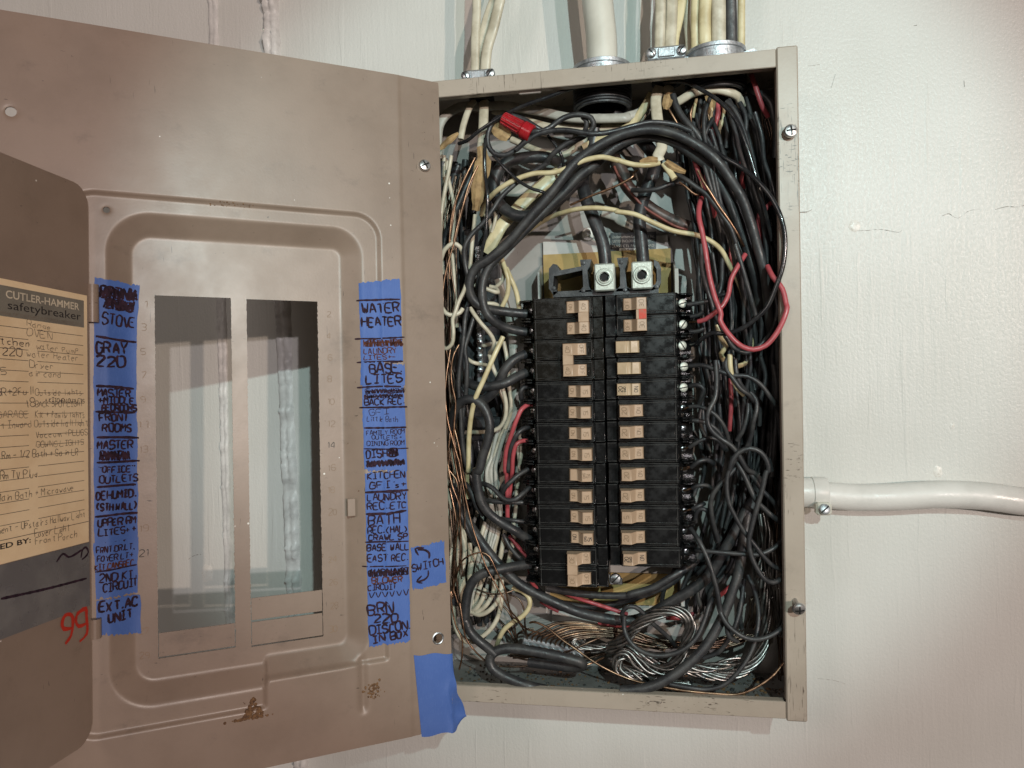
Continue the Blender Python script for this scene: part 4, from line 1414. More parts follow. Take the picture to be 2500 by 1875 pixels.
def tape(outline, up, label, words=(), lines=(), torn=0.6, name='blue_tape'):
    """outline: pixel quad (tl, tr, br, bl); words: (text, x0, y0, x1, y1, cap px, stroke mm, ink)"""
    q = [np.array(cov(*p)) for p in outline]
    m_ = MB()
    L = np.linalg.norm(q[3] - q[0])
    nr, nc = max(6, int(L / 1.8)), 31
    wig = np.convolve(rng.normal(0, 1, nr + 7), np.ones(5) / 5, 'same')[3:3 + nr + 1] * 0.4
    wig2 = np.convolve(rng.normal(0, 1, nr + 7), np.ones(5) / 5, 'same')[3:3 + nr + 1] * 0.45
    tornt, tornb = rng.normal(0, torn, nc), rng.normal(0, torn, nc)
    vs = []
    for i in range(nr + 1):
        for j in range(nc):
            s, t = j / (nc - 1), i / nr
            p = (q[0] * (1 - s) + q[1] * s) * (1 - t) + (q[3] * (1 - s) + q[2] * s) * t
            u = p[0] + wig[i] * (1 - s) + wig2[i] * s
            v = p[1] + (tornt[j] if i == 0 else tornb[j] if i == nr else 0)
            vs.append((u / 1000, (drape(u, v) - up) / 1000, v / 1000))
    fs = [(i * nc + j, (i + 1) * nc + j, (i + 1) * nc + j + 1, i * nc + j + 1) for i in range(nr) for j in range(nc - 1)]
    m_.add(vs, fs, 'blue_tape')
    o = m_.build(name, smooth=60)
    o.matrix_world = CMAT
    tag(o, label, 'tape', 'strips of blue masking tape on the cover')
    pl = lambda u, v: (u / 1000, (drape(u, v) - up - 0.22) / 1000, v / 1000)
    s_ = MB()
    for txt, x0, y0, x1, y1, h, w, ink in words:
        a, b = cov(x0, y0), cov(x1, y1)
        hh = abs(cov(x0, y0)[1] - cov(x0, y0 - h)[1])
        if txt.startswith('#'):          # heavy scribble crossing something out
            n = int(np.linalg.norm(np.array(b) - np.array(a)) / (w * 0.75))
            pts = []
            for k in range(n + 1):
                p = np.array(a) + (np.array(b) - np.array(a)) * k / n
                pts.append((p[0] + random.gauss(0, 0.5), p[1] + (hh if k % 2 else 0) * random.uniform(0.75, 1.1)))
            ribbon(s_, pts, w, pl, ink, 0.8, 0.2)
            write(s_, txt[1:], a, b, hh, w, pl, ink, 0.3)
            ribbon(s_, [tuple(np.array(a) + (0, hh * 0.5)), tuple((np.array(a) + np.array(b)) / 2 + (0, hh * 0.62)), tuple(np.array(b) + (0, hh * 0.4))], w * 1.3, pl, ink)
        else:
            write(s_, txt, a, b, hh, w, pl, ink, 0.26)
    for x0, y0, x1, y1, w in lines:
        a, b = np.array(cov(x0, y0)), np.array(cov(x1, y1))
        m2 = (a + b) / 2 + (0, random.gauss(0, 0.4))
        ribbon(s_, [tuple(a), tuple(m2), tuple(b)], w, pl, 'marker', 2.0, 0.15)
    if s_.v:
        s_.build('marker_lettering', o, smooth=0)
    return o, pl


MK, BM = 'marker', 'brown_marker'
tape([(231, 677), (338, 690), (331, 842), (229, 822)], 0.55, 'blue tape strip marked STOVE under two scribbled-out words',
     [('#BRINK', 244, 724, 331, 728, 26, 1.5, MK), ('#220', 254, 750, 324, 756, 24, 1.6, MK), ('STOVE', 249, 789, 327, 796, 25, 1.35, MK)], [(233, 820, 331, 832, 1.9)])
tape([(229, 818), (332, 834), (331, 1008), (228, 1004)], 0.35, 'blue tape strip marked GRAY 220 above MASTER and MIDDLE bedrooms',
     [('GRAY', 234, 860, 309, 862, 27, 1.7, MK), ('220', 236, 895, 305, 894, 25, 1.7, MK), ('MASTER', 237, 968, 316, 968, 18, 1.3, MK), ('+MIDDLE', 240, 986, 325, 986, 17, 1.3, MK), ('BEDROOMS', 249, 1003, 330, 1003, 15, 1.4, MK)],
     [(233, 942, 325, 948, 1.9), (232, 1005, 328, 1007, 1.8)])
tape([(228, 1001), (332, 1003), (335, 1330), (229, 1335)], 0.25, 'long blue tape strip reading FRONT ROOMS down to UPPER RM LITES',
     [('FRONT', 243, 1028, 310, 1028, 18, 1.4, MK), ('ROOMS', 250, 1054, 318, 1054, 19, 1.4, MK), ('MASTER', 237, 1096, 321, 1096, 20, 1.4, MK), ('#BATH', 244, 1124, 312, 1124, 21, 1.2, MK),
      ('"OFFICE"', 238, 1156, 327, 1154, 15, 1.2, MK), ('OUTLETS', 243, 1180, 333, 1178, 17, 1.2, MK), ('DEHUMID.', 235, 1221, 328, 1217, 19, 1.5, MK), ('(STH.WALL)', 234, 1249, 333, 1246, 18, 1.5, MK),
      ('UPPER RM', 237, 1287, 328, 1283, 17, 1.3, MK), ('LITES++', 240, 1309, 328, 1305, 16, 1.1, MK)],
     [(235, 1068, 337, 1070, 2.0), (235, 1130, 339, 1127, 1.9), (235, 1190, 330, 1186, 1.9), (231, 1263, 334, 1257, 1.9), (235, 1329, 334, 1320, 1.6)])
tape([(228, 1326), (335, 1318), (334, 1456), (234, 1464)], 0.6, 'blue tape strip reading FRNT DR LT and FOYER LT above 2ND KIT CIRCUIT',
     [('FRNT.DR.LT.', 235, 1352, 325, 1347, 15, 0.9, MK), ('FOYER LT+', 237, 1373, 322, 1368, 14, 0.9, MK), ('KIT.CANSREC.', 231, 1394, 328, 1387, 14, 0.9, BM), ('2ND KT.', 243, 1423, 330, 1417, 20, 1.2, MK), ('CIRCUIT', 252, 1447, 333, 1438, 19, 1.2, MK)],
     [(231, 1398, 332, 1386, 1.2)])
tape([(235, 1466), (341, 1460), (342, 1558), (233, 1550)], 0.85, 'blue tape strip marked EXT. AC UNIT, lowest of its column',
     [('EXT.AC', 243, 1495, 333, 1488, 23, 1.7, MK), ('UNIT', 265, 1524, 320, 1516, 22, 1.6, MK)])
tape([(878, 689), (976, 682), (984, 884), (884, 884)], 0.45, 'blue tape strip marked WATER HEATER above LAUNDRY LITES',
     [('WATER', 887, 764, 974, 762, 23, 1.7, MK), ('HEATER', 886, 796, 977, 795, 22, 1.7, MK), ('#KIT LITES', 890, 846, 982, 844, 16, 0.8, BM), ('LAUNDRY', 890, 864, 967, 862, 14, 0.8, BM), ('LITES+-', 890, 878, 966, 876, 11, 0.8, BM)],
     [(873, 732, 976, 731, 1.7), (870, 826, 988, 823, 1.3), (874, 884, 984, 882, 1.4)])
tape([(884, 884), (988, 890), (988, 940), (882, 938)], 0.75, 'short blue tape patch marked BASE LITES',
     [('BASE.', 905, 911, 980, 909, 23, 1.6, MK), ('LITES', 896, 936, 980, 933, 21, 1.6, MK)])
tape([(886, 934), (985, 934), (994, 1150), (891, 1148)], 0.35, 'blue tape strip from BACK REC. through GFI Little Bath to DISH',
     [('#EXHAUST', 895, 961, 988, 959, 11, 0.6, MK), ('#GARAGE(2)', 892, 973, 983, 970, 9, 0.6, MK), ('BACK REC.', 892, 990, 986, 986, 15, 1.2, MK), ('GFI', 902, 1014, 950, 1011, 14, 0.55, MK), ('Little Bath', 898, 1028, 971, 1030, 13, 0.5, MK),
      ('FAMILY ROOM', 896, 1063, 986, 1059, 11, 0.65, MK), ('OUTLETS +', 910, 1073, 982, 1071, 9, 0.6, MK), ('DINING ROOM', 898, 1089, 986, 1086, 11, 0.65, MK), ('DISH#', 896, 1119, 958, 1115, 19, 1.4, MK), ('#8', 950, 1114, 972, 1113, 20, 1.6, MK), ('#XXXXX', 896, 1140, 985, 1134, 13, 1.9, MK)],
     [(875, 946, 979, 944, 1.6), (880, 995, 994, 993, 1.6), (890, 1045, 992, 1043, 1.6), (890, 1096, 997, 1094, 1.1)])
tape([(892, 1156), (992, 1148), (999, 1378), (897, 1388)], 0.5, 'blue tape strip from KITCHEN GFI down to BASE WALL EAST REC.',
     [('KITCHEN', 899, 1171, 988, 1165, 16, 1.2, MK), ("GFI's+", 904, 1194, 992, 1188, 16, 1.2, MK), ('LAUNDRY', 899, 1224, 991, 1218, 17, 1.2, MK), ('REC.,ETC', 899, 1245, 992, 1240, 16, 1.2, MK), ('BATH', 902, 1283, 974, 1277, 23, 1.5, MK),
      ('REC.(HAL)', 901, 1304, 995, 1298, 17, 1.2, MK), ('CRAWL SP', 901, 1321, 994, 1315, 14, 1.3, MK), ('BASE WALL', 898, 1347, 997, 1342, 16, 1.3, MK), ('EAST REC.', 899, 1373, 995, 1367, 17, 1.2, MK)],
     [(893, 1203, 997, 1196, 2.0), (895, 1256, 992, 1246, 2.2), (893, 1325, 997, 1321, 1.4)])
tape([(897, 1384), (999, 1376), (1002, 1564), (902, 1582)], 0.3, 'blue tape strip reading BLOWER CIRCUIT, zigzag line, BRN 220 DISCON. IN BOX',
     [('#FURNACE', 902, 1410, 997, 1402, 17, 1.0, MK), ('BLOWER', 910, 1426, 983, 1420, 14, 1.2, BM), ('CIRCUIT', 901, 1444, 967, 1437, 13, 1.1, MK), ('VVVVVV', 901, 1462, 997, 1452, 13, 0.9, MK), ('BRN', 902, 1503, 961, 1494, 26, 1.7, MK), ('220', 914, 1524, 971, 1517, 20, 1.7, MK),
      ('DISCON.', 905, 1552, 1001, 1534, 20, 1.6, MK), ('IN BOX', 913, 1572, 997, 1552, 17, 1.7, MK)],
     [(887, 1385, 992, 1381, 1.1)])
so, spl = tape([(1003, 1338), (1086, 1321), (1091, 1424), (1007, 1441)], 0.4, 'blue tape patch with SWITCH between two curved arrows',
               [('SWITCH', 1007, 1396, 1083, 1380, 17, 1.3, MK)])
s_ = MB()
ribbon(s_, [cov(1048, 1364), cov(1049, 1352), cov(1040, 1344), cov(1020, 1342)], 1.9, spl, 'marker')
ribbon(s_, [cov(1022, 1356), cov(1014, 1340), cov(1036, 1338)], 1.9, spl, 'marker')
ribbon(s_, [cov(1046, 1393), cov(1046, 1406), cov(1036, 1416), cov(1020, 1420)], 1.7, spl, 'marker')
ribbon(s_, [cov(1030, 1406), cov(1018, 1420), cov(1032, 1424)], 1.7, spl, 'marker')
s_.build('marker_arrow', so, smooth=0)

# plain tape wrapped round the cover's lower corner, its loose end crumpled past the edge
m_ = MB()
nr, nc = 26, 22
vs = []
for i in range(nr + 1):
    t = i / nr
    for j in range(nc + 1):
        s = j / nc
        u0 = -35.0 + 5.5 * t
        edge = 1.0 + 5 * t + 9.0 * sstep(t, 0.3, 0.9) * (1 - sstep(t, 0.86, 1.0) * 0.8) + 1.4 * math.sin(t * 21) * t
        u = u0 + (edge - u0) * s
        v = -505.5 - 4.5 * s - t * (70.5 - 1 * s) - (2.0 * math.sin(s * 9) * 0.4 if i in (0, nr) else 0) + (9 * sstep(t, 0.8, 1.0) * sstep(s, 0.82, 1.0))
        h = drape(min(u, -1.0), max(v, -573.0)) - 0.45
        over = max(0.0, u + 0.5)
        h += over * 0.45 * (1 + 0.8 * math.sin(t * 13)) - 1.6 * sstep(t, 0.25, 0.5) * math.exp(-((u + 2.5 - 2 * math.sin(t * 9)) / 1.6) ** 2)
        vs.append((u / 1000, h / 1000, v / 1000))
m_.add(vs, [(i * (nc + 1) + j, (i + 1) * (nc + 1) + j, (i + 1) * (nc + 1) + j + 1, i * (nc + 1) + j + 1) for i in range(nr) for j in range(nc)], 'blue_tape')
o_ = m_.build('blue_tape', smooth=60)
o_.matrix_world = CMAT
tag(o_, 'blank blue tape wrapped round the lower corner of the cover', 'tape', 'strips of blue masking tape on the cover')

# lumps of dried mud caught on the pressed edges
for (px, py, n, spread, lab) in ((610, 1742, 130, (6.0, 4.5), 'crumbly brown mud lump in the pressed ledge near the cover bottom'), (912, 1685, 60, (3.2, 3.4), 'small brown mud dab below the longest lettered tape'),
                                 (560, 498, 34, (13, 1.0), 'thin smear of brown rust crumbs along the upper pressed edge')):
    m_ = MB()
    u0, v0 = cov(px, py)
    for k in range(n):
        u, v = u0 + random.gauss(0, spread[0]), v0 + random.gauss(0, spread[1])
        if n == 130:
            v = v0 - 4 + random.uniform(0, 15) * max(0.05, 1 - abs(u - u0 - 3) / 9)
        r = random.uniform(0.5, 2.0) if n > 60 else random.uniform(0.5, 1.4) if spread[0] < 5 else random.uniform(0.25, 0.7)
        c = np.array(skin(u, v, 0.0))
        m_.lathe(c + (0, r * 0.0003, 0), (random.gauss(0, 0.4), -1, random.gauss(0, 0.4)), [(r * 0.001, 0), (r * 0.0008 * random.uniform(0.7, 1.1), r * 0.0006), (0.0001, r * 0.0009)], 'mud', 6)
    o_ = m_.build('mud_crumbs', smooth=0)
    o_.matrix_world = CMAT
    o_['kind'] = 'stuff'
    o_['label'] = lab
    o_['category'] = 'mud'

# ================================================================== wires and cables
# Each path is traced over enlarged crops of the photograph (500 x 400 px, 4.148 times): letter = crop, then x,y[,mm off the wall]
REG = {'A': (1050, 0), 'B': (1500, 0), 'C': (1050, 380), 'D': (1500, 380), 'E': (1050, 750), 'F': (1500, 750), 'G': (1050, 1120), 'H': (1500, 1120), 'I': (1050, 1400), 'J': (1500, 1400)}
KIND = {'K': ('black_wire', 'black_wire'), 'D': ('black_wire', 'dusty_wire'), 'L': ('black_wire', 'glossy_wire'), 'N': ('black_wire', 'brown_black_wire'), 'W': ('white_wire', 'white_wire'), 'Q': ('white_wire', 'grey_white_wire'),
        'Y': ('white_wire', 'yellowed_wire'), 'R': ('red_wire', 'red_wire'), 'C': ('copper_wire', 'copper'), 'M': ('copper_wire', 'dark_copper'), 'S': ('silver_wire', 'tinned'), 'U': ('red_wire', 'dull_red')}


def parse(path):
    pts, reg = [], None
    for tok in path.split():
        if tok[1:2] == ':':
            reg = REG[tok[0]]
            tok = tok[2:]
        v = [float(x) for x in tok.split(',')]
        pts.append([reg[0] + v[0] / 4.148, reg[1] + v[1] / 4.148, v[2] if len(v) > 2 else None])
    known = [i for i, p in enumerate(pts) if p[2] is not None]
    ds = np.interp(range(len(pts)), known, [pts[i][2] for i in known])
    return [(p[0], p[1], d) for p, d in zip(pts, ds)]


XMIN, XMAX, ZMIN, ZMAX = XL + 0.004, XR - 0.0032, ZB + 0.0045, ZT - 0.005


def world_path(pp, r, clampbox=True):
    P = np.array([at(*p) for p in pp])
    if clampbox:
        P[:, 0] = np.clip(P[:, 0], XMIN + r, XMAX - r)
        P[:, 2] = np.clip(P[:, 2], ZMIN + r, ZMAX - r)
        P[:, 1] = np.minimum(P[:, 1], -0.0075 - r)
    return P


def wire(kind, r, path, label, group=None, flat=None, bare=None, jit=0.0, clampbox=True, name=None, n=None, cat=None):
    """r in mm; bare: mm of stripped copper shown at the first point"""
    nm, mat = KIND[kind]
    P = world_path(parse(path) if isinstance(path, str) else path, r / 1000, clampbox)
    S = spline(P, 0.0035, jit)
    m_ = MB()
    if bare:
        L = np.cumsum(np.r_[0, np.linalg.norm(np.diff(S, axis=0), axis=1)])
        k = max(2, int(np.searchsorted(L, bare / 1000)))
        core, S = S[:k + 1], S[k:]
    m_.tube(S, r / 1000, mat, n or (8 if r < 1.2 else 12), flat)
    o = m_.build(name or nm, smooth=60)
    tag(o, label, cat or ('cable' if (name and 'cable' in name) else 'wire'), group)
    if bare:
        m_ = MB()
        m_.tube(core, min(r * 0.55, 1.0) / 1000, 'copper', 8)
        m_.build('bare_end', o)
    return o


def many(kind, r, label, group, paths, labels=None, **kw):
    for i, p in enumerate(q.strip() for q in paths.strip().split('\n')):
        own = labels[i] if labels and i < len(labels) else None
        wire(kind, r * random.uniform(0.94, 1.06), p, own or label, None if own else group, **kw)


def bundle(kind, r, guide, n, spread, dspread, label, group, jit=0.0012, lo=0.0, hi=1.0, **kw):
    g = parse(guide)
    for k in range(n):
        ox, oy, od = random.gauss(0, spread), random.gauss(0, spread * 0.25), random.uniform(-dspread, dspread)
        ox2 = random.gauss(0, spread * 0.55)
        a = int(random.uniform(0, lo) * len(g))
        b = len(g) - int(random.uniform(0, 1 - hi) * len(g))
        pp = []
        for i, (x, y, d) in enumerate(g[a:max(b, a + 3)]):
            t = i / max(1, len(g) - 1)
            pp.append((x + ox + ox2 * math.sin(t * 5 + k), y + oy, max(12, d + od)))
        wire(kind if isinstance(kind, str) and len(kind) == 1 else random.choice(kind), r * random.uniform(0.9, 1.12), pp, label, group, jit=jit, **kw)


def rope(path, R, n, r, pitch, label, mat='tinned', group=None, name='stranded_wire', twist0=0.0, open_=0.0):
    """bare stranded conductor: n strands laid round a guide path"""
    P = world_path(parse(path) if isinstance(path, str) else path, R / 1000)
    S = spline(P, 0.0022)
    L = np.cumsum(np.r_[0, np.linalg.norm(np.diff(S, axis=0), axis=1)])
    T = np.gradient(S, axis=0)
    T /= np.linalg.norm(T, axis=1)[:, None] + 1e-12
    ref = np.array([0.0, -1, 0])
    U = np.cross(T, ref)
    U /= np.linalg.norm(U, axis=1)[:, None] + 1e-9
    V = np.cross(T, U)
    m_ = MB()
    for k in range(n):
        ph = 2 * math.pi * k / n + twist0
        rr = (R - r) / 1000 * (1 if k else 0.9) * (1 + open_ * rng.normal(0, 0.35))
        an = ph + 2 * math.pi * L / (pitch / 1000) + 0.4 * np.sin(L * 60 + k)
        m_.tube(S + (U * np.cos(an)[:, None] + V * np.sin(an)[:, None]) * rr, r / 1000, mat, 7)
    o = m_.build(name, smooth=60)
    return tag(o, label, 'wire', group)


TANGLE_LABELS = ['grey-black wire sweeping down from the packed hub along the upper bundle',
 'grey-black wire threading down inside the curve of the arching feeders',
 'short dark wire stub by the torn flat cable',
 'dark wire crossing level behind the torn flat cable',
 'grey-black wire running down from the blunt ivory stub',
 'short grey wire inside the feeder curve',
 'dark wire following the inside of the bright red loop',
 'dark wire bend beside the red wire from the red-marked breaker',
 'black wire rising from the top breaker terminal on the red loop side',
 'short black wire from between the red-marked breaker terminals',
 'short black wire just below the red-marked breaker terminals',
 'long black wire crossing the tangle from the second plain rocker breaker',
 'black wire hooking down from the breaker printed ON in black',
 'grey wire bent over a yellowed loop past the breakers',
 'short grey wire beside the yellowed loop past the breakers',
 'grey-black wire bowing outward below the yellowed loop',
 'grey-black wire curving just inside the one bowing outward',
 'dark wire descending close along the box flank',
 'dark wire bending behind the long crossing black wire',
 'grey-black wire making a long S from the tall loop to the flank',
 'grey-black wire forming a tall open loop above the bare strands',
 'grey-black wire slanting to the flank from inside the tall loop',
 'dark wire slanting to the flank behind the tall loop',
 'grey-black wire curving back toward the lower breaker ends',
 'short dark wire near the tall loop by the flank',
 'small black arch beside the lower breaker ends',
 'long black wire dropping from a lower breaker to the floor',
 'dark wire bending close to the lower breaker ends',
 'black wire swinging low across toward the drooping flange screw',
 'thin black wire arching from the notice label over the silvery knot',
 'black wire ring drooping across the silvery knot',
 'dark wire curving up behind the thick floor cable',
 'black wire curving round the dusty corner of the box floor',
 'short dark wire below the breaker ends near the pan',
 'dark wire standing behind the thick floor cable']
IVORY_LABELS = ['ivory wire leaning down from the short cable end at the cover edge',
 'ivory wire running straight down beside the copper wires',
 'ivory wire at the very edge of the cover behind the others',
 'ivory wire arched in a small hump at the cover edge',
 'ivory wire sagging in a small U at the cover edge',
 'ivory wire dropping past the neutral bar into a hook at the cover edge',
 'short ivory wire folded back at the neutral bar',
 'short ivory wire curving behind the feeder loop',
 'ivory wire bowing out from the neutral bar screws',
 'ivory wire entering the neutral bar from the cover side',
 'ivory wire curling under the foot of the neutral bar',
 'ivory wire swinging wide beside the sheathed cable',
 'short ivory wire level with the neutral bar screws',
 'ivory wire following just inside the wide-swinging one',
 'ivory wire dropping straight down close to the breakers',
 'short ivory wire close to the breaker ends',
 'ivory wire bent like a hook above the double breaker lead',
 'short ivory wire kinked above the neutral bar',
 'short ivory wire beside the kinked one above the neutral bar']
DARK_LABELS = ['grey-black wire slanting from the big loop down past the neutral bar',
 'grey-black wire falling straight in front of the neutral bar',
 'grey-black wire twisting beside the straight one before the neutral bar',
 'black wire running down between the two red wires',
 'small black wire hook above the long red wire',
 'short black wire drooping across the two red wires',
 'black wire dipping in a U across the red wires',
 'black wire running level to the breakers below the U',
 'thin black wire running level just above the hook-shaped cable end',
 'black wire slanting in to the lowest double breaker',
 'black wire parallel to the hook-shaped cable']
THICK_LABELS = ['short thick black wire at the upper cover edge',
 'thick black wire curving down behind the copper wires',
 'short thick black wire behind the neutral bar foot',
 'thick black wire inside the hook-shaped cable',
 'thick black wire slanting down behind the copper wires',
 'thick dark wire in the shade at the cover edge',
 'short thick dark wire beside the lowest breakers']


# ------------------------------------------------------------------ cables arriving from above
def cable(path, r, flat, mat, label, group, name='sheathed_cable'):
    P = world_path(parse(path), r / 1000, False)
    # run on out of the frame, up the wall
    P = np.vstack([P[0] + (P[0] - P[1]) / np.linalg.norm(P[0] - P[1]) * 0.25, P])
    m_ = MB()
    m_.tube(spline(P, 0.004, 0.0003), r / 1000, mat, 16, flat)
    return tag(m_.build(name, smooth=70), label, 'cable', group)


GC = 'cables rising from the box top'
cable('A:470,0,52 462,300 455,640 452,900,50', 4.3, 0.62, 'white_wire', 'upright ivory cable in the small clamp at the cover side of the box', GC)
cable('A:640,0,46 560,250 505,480 505,720 510,900,48', 4.2, 0.6, 'white_wire', 'ivory cable slanting up behind the grimy one in the small clamp', GC)
cable('A:712,0,54 645,270 578,480 556,700 545,900,52', 5.0, 0.6, 'white_wire', 'grimy ivory cable slanting away from the small clamp', GC)
cable('A:1695,0,50 1715,200 1735,420 1742,800,50', 14.2, None, 'conduit_white', 'fat white conduit rising from the middle hub of the box', GC, 'white_conduit')
cable('B:470,0,54 462,250 458,500 455,760,52', 4.8, 0.55, 'white_wire', 'straight flat ivory cable in the clamp beside the larger hub', GC)
cable('B:585,0,50 575,250 558,500 552,760,50', 5.4, 0.55, 'white_wire', 'wide flat ivory cable in the clamp beside the larger hub', GC)
cable('B:690,0,47 650,200 600,420 585,760,50', 4.4, 0.5, 'yellowed_wire', 'slanting ivory cable meeting the wide one in the clamp', GC)
for x0, x1, r, fl, mt, dd, lab in ((735, 750, 3.0, 0.7, 'white_wire', 44, 'narrow ivory cable at the clamp side of the packed hub'), (825, 820, 4.4, 0.7, 'yellowed_wire', 56, 'yellowed cable second into the packed hub'),
                                   (925, 920, 5.4, 0.65, 'yellowed_wire', 60, 'broad yellow-stained cable in the middle of the packed hub'), (1060, 1058, 6.4, 0.6, 'white_wire', 60, 'broad ivory cable beside the black one in the packed hub'),
                                   (1180, 1180, 5.6, 0.75, 'dusty_wire', 54, 'black cable among the ivory ones in the packed hub'), (1285, 1280, 3.4, 0.8, 'yellowed_wire', 46, 'last ivory cable past the black one in the packed hub'),
                                   (985, 985, 4.0, 0.7, 'white_wire', 42, 'ivory cable half hidden behind the broad ones in the packed hub')):
    cable(f'B:{x0},0,{dd} {x0 + random.uniform(-6, 6)},200 {x1 + random.uniform(-5, 5)},420 {x1},760,{dd - 3}', r, fl, mt, lab, GC)

# wavy painted cable leaving the side of the box
P = [at(1955, 1200, 14), at(2010, 1208, 14), at(2090, 1214, 14), at(2180, 1213, 14.5), at(2290, 1207, 15), at(2400, 1211, 14), at(2520, 1226, 13), at(2700, 1232, 13), at(3000, 1215, 13), at(3600, 1225, 13), at(4600, 1200, 13)]
m_ = MB()
m_.tube(spline(np.array(P), 0.004), 0.0128, 'painted_cable', 24)
tag(m_.build('painted_cable', smooth=70), 'thick white-painted cable running along the wall from the side of the box', 'cable')
ct = thing('cable_clamp', 'painted side clamp holding the white cable to the box flank', 'connector', loc=at(1975, 1202, 14))
co = np.array(ct.matrix_world.translation)
m_ = MB()
a0 = XR + 0.0008 - co[0]
m_.lathe((a0, 0, 0), (1, 0, 0), [(0.0140, 0), (0.0140, 0.0235), (0.0148, 0.024), (0.0148, 0.0355), (0.0140, 0.0370), (0.0131, 0.0370), (0.0131, 0.001)], 'painted_cable', 32)
m_.build('clamp_ring', ct)
m_ = MB()
m_.box(a0 + 0.0235, a0 + 0.0375, -0.0185, -0.009, -0.0185, -0.0065, 'conduit_white', 0.002)
screw(m_, (a0 + 0.0305, -0.0185, -0.0125), (0.1, -1, 0.3), 0.0050, 0.004, 'cast_zinc', False, 0.7)
m_.build('clamp_screw', ct)

# ------------------------------------------------------------------ thick feeders
wire('D', 4.3, 'C:978,1602,64 840,1590,68 700,1572,72 540,1540,80 430,1450 393,1320,86 450,1150 620,1030,88 800,870 1000,640 1250,350,90 A:1440,1680 1600,1545 1800,1425 2000,1345,90 B:350,1312 550,1338 750,1420 950,1550,88 D:1062,80 1182,250 1292,430,84 1382,680 1452,930 1512,1150,78 1545,1400,70 1570,1659,60 F:1590,300,48 1610,600,40 1620,900 1600,1400,34',
     'thick black feeder arching over the breakers from the top double breaker')
wire('D', 4.1, 'E:975,252,64 850,232,68 720,190,74 610,110,82 C:556,1560 527,1420,84 537,1270 610,1110 760,960,82 960,760 1160,560,80 1350,380 1520,200 A:1680,1660 1860,1500 2060,1400,80 B:300,1380 550,1420 750,1540,78 D:960,120 1080,300 1180,500,74 1262,720 1342,950 1412,1200,66 1462,1450 1490,1659,52 F:1520,300,42 1560,700 1560,1200,30',
     'second thick black feeder just under the arching one')
wire('D', 5.6, 'A:1290,1640,40 C:1215,30,48 1090,12 950,22 800,58 700,140,56 652,270 665,420 740,530 850,602,62 985,612 1110,560 1250,440,66 1400,300 1550,160 1690,40,60 A:1850,1500,50',
     'thickest black cable curling into a big loop above the neutral bar')
wire('D', 3.6, 'C:1120,640,52 1300,480,58 1450,330 1600,160 A:1750,1610 1950,1480,60 B:200,1420,56 450,1400 700,1500,50 D:930,200,44 1060,420 1160,700', 'black feeder tucked under the arching pair', None)
wire('K', 6.0, 'A:1700,1150,44 A:1640,1500,42 C:1545,240,48 1570,400,54 1625,560 1700,750,60 1752,900 1780,1120,62', 'thick black main cable curving into the first lug', 'main cables into the lugs')
wire('K', 6.0, 'A:1860,1150,44 B:260,1400,40 D:420,40,46 400,150,50 330,330 280,480 252,650,58 272,850 292,1085,62', 'thick black main cable dropping into the second lug', 'main cables into the lugs')
wire('N', 6.2, 'A:1800,1130,40 1840,1500,40 C:1880,60,50 1945,170 D:120,290,52 250,440 400,560 600,668 740,720,40 860,760,26', 'brownish black cable with a faint red stripe crossing behind the ivory wires')
wire('U', 1.2, 'C:1865,110,57 1900,190 D:190,400,61 300,520,60 450,620 620,715,50 740,752', 'faint red stripe wire lying along the brownish cable')
wire('D', 4.5, 'E:965,475,64 850,530,70 765,620,74 705,740 640,860,72 560,930 490,958,66 380,940,58 250,880,48', 'thick black lead curving down from the brownish double breaker, upper of two')
wire('D', 4.4, 'E:972,662,64 880,705,70 760,770,76 600,803 480,800,76 400,772 330,700,66 290,600,56 280,420,48', 'thick black lead curving up from the brownish double breaker, lower of two')
wire('D', 4.3, 'E:200,1400,60 225,1150,74 270,1005,84 330,950 410,930,88 500,965 570,1060 605,1200,88 585,1350 535,1500 490,1659,86 G:470,120 485,300 525,450,82 605,560 725,650 860,730,74 1005,820,64', 'thick black hook-shaped cable beside the neutral bar running into the lowest double breaker')
wire('D', 4.5, 'G:1015,1068,64 850,1090,74 700,1120,82 560,1152,86 450,1220 390,1330 362,1480,88 355,1659 I:360,470 400,580 480,670,88 580,750 660,820,86', 'thick black cable sweeping from the lowest double breaker down to the box floor')
wire('D', 4.6, 'I:1180,1190,84 1000,1140,88 850,1085,88 720,1025 625,950,88 605,860 660,790 760,762,84 900,765 1150,805 1400,862 1530,900,80 1545,925,76 1450,950,70 1250,930 1000,900,60', 'thick black cable folded into a flat loop on the box floor')
wire('D', 4.7, 'G:225,420,40 320,520,52 400,660,58 480,790 560,905,62 660,1030 780,1160,64 900,1265 1080,1370,62 1300,1470 1500,1552,58 1750,1612 2000,1640,56 J:300,440,54 500,330 700,215,58 850,120 H:960,1180,60 1060,1020 1160,850,62 1250,690 1335,530,60 1420,400,52 1480,200,40', 'thick dark cable swinging in a long sag under the breakers')
wire('D', 4.5, 'J:60,1185,88 350,1152,88 600,1030,86 800,870 950,700,80 1050,530 1135,350,74 1205,150 H:1255,1160,70 1292,950 1322,750,66 1352,560 1410,440,56 1450,250,40', 'thick dark cable curving along the box floor and up beside the bare strands')
wire('D', 3.4, 'I:1180,150,52 1400,188 1700,222,54 2000,222 J:150,215,56 400,140 600,20,54 H:800,1060,46 900,940,36', 'slack dark cable sagging in front of the lower notice label')
wire('D', 3.0, 'I:1100,190,30 1300,290 1500,330,30 1750,330 J:100,280,34 350,200 600,80 H:720,1120,40', 'second slack dark cable just behind it by the lower notice label')

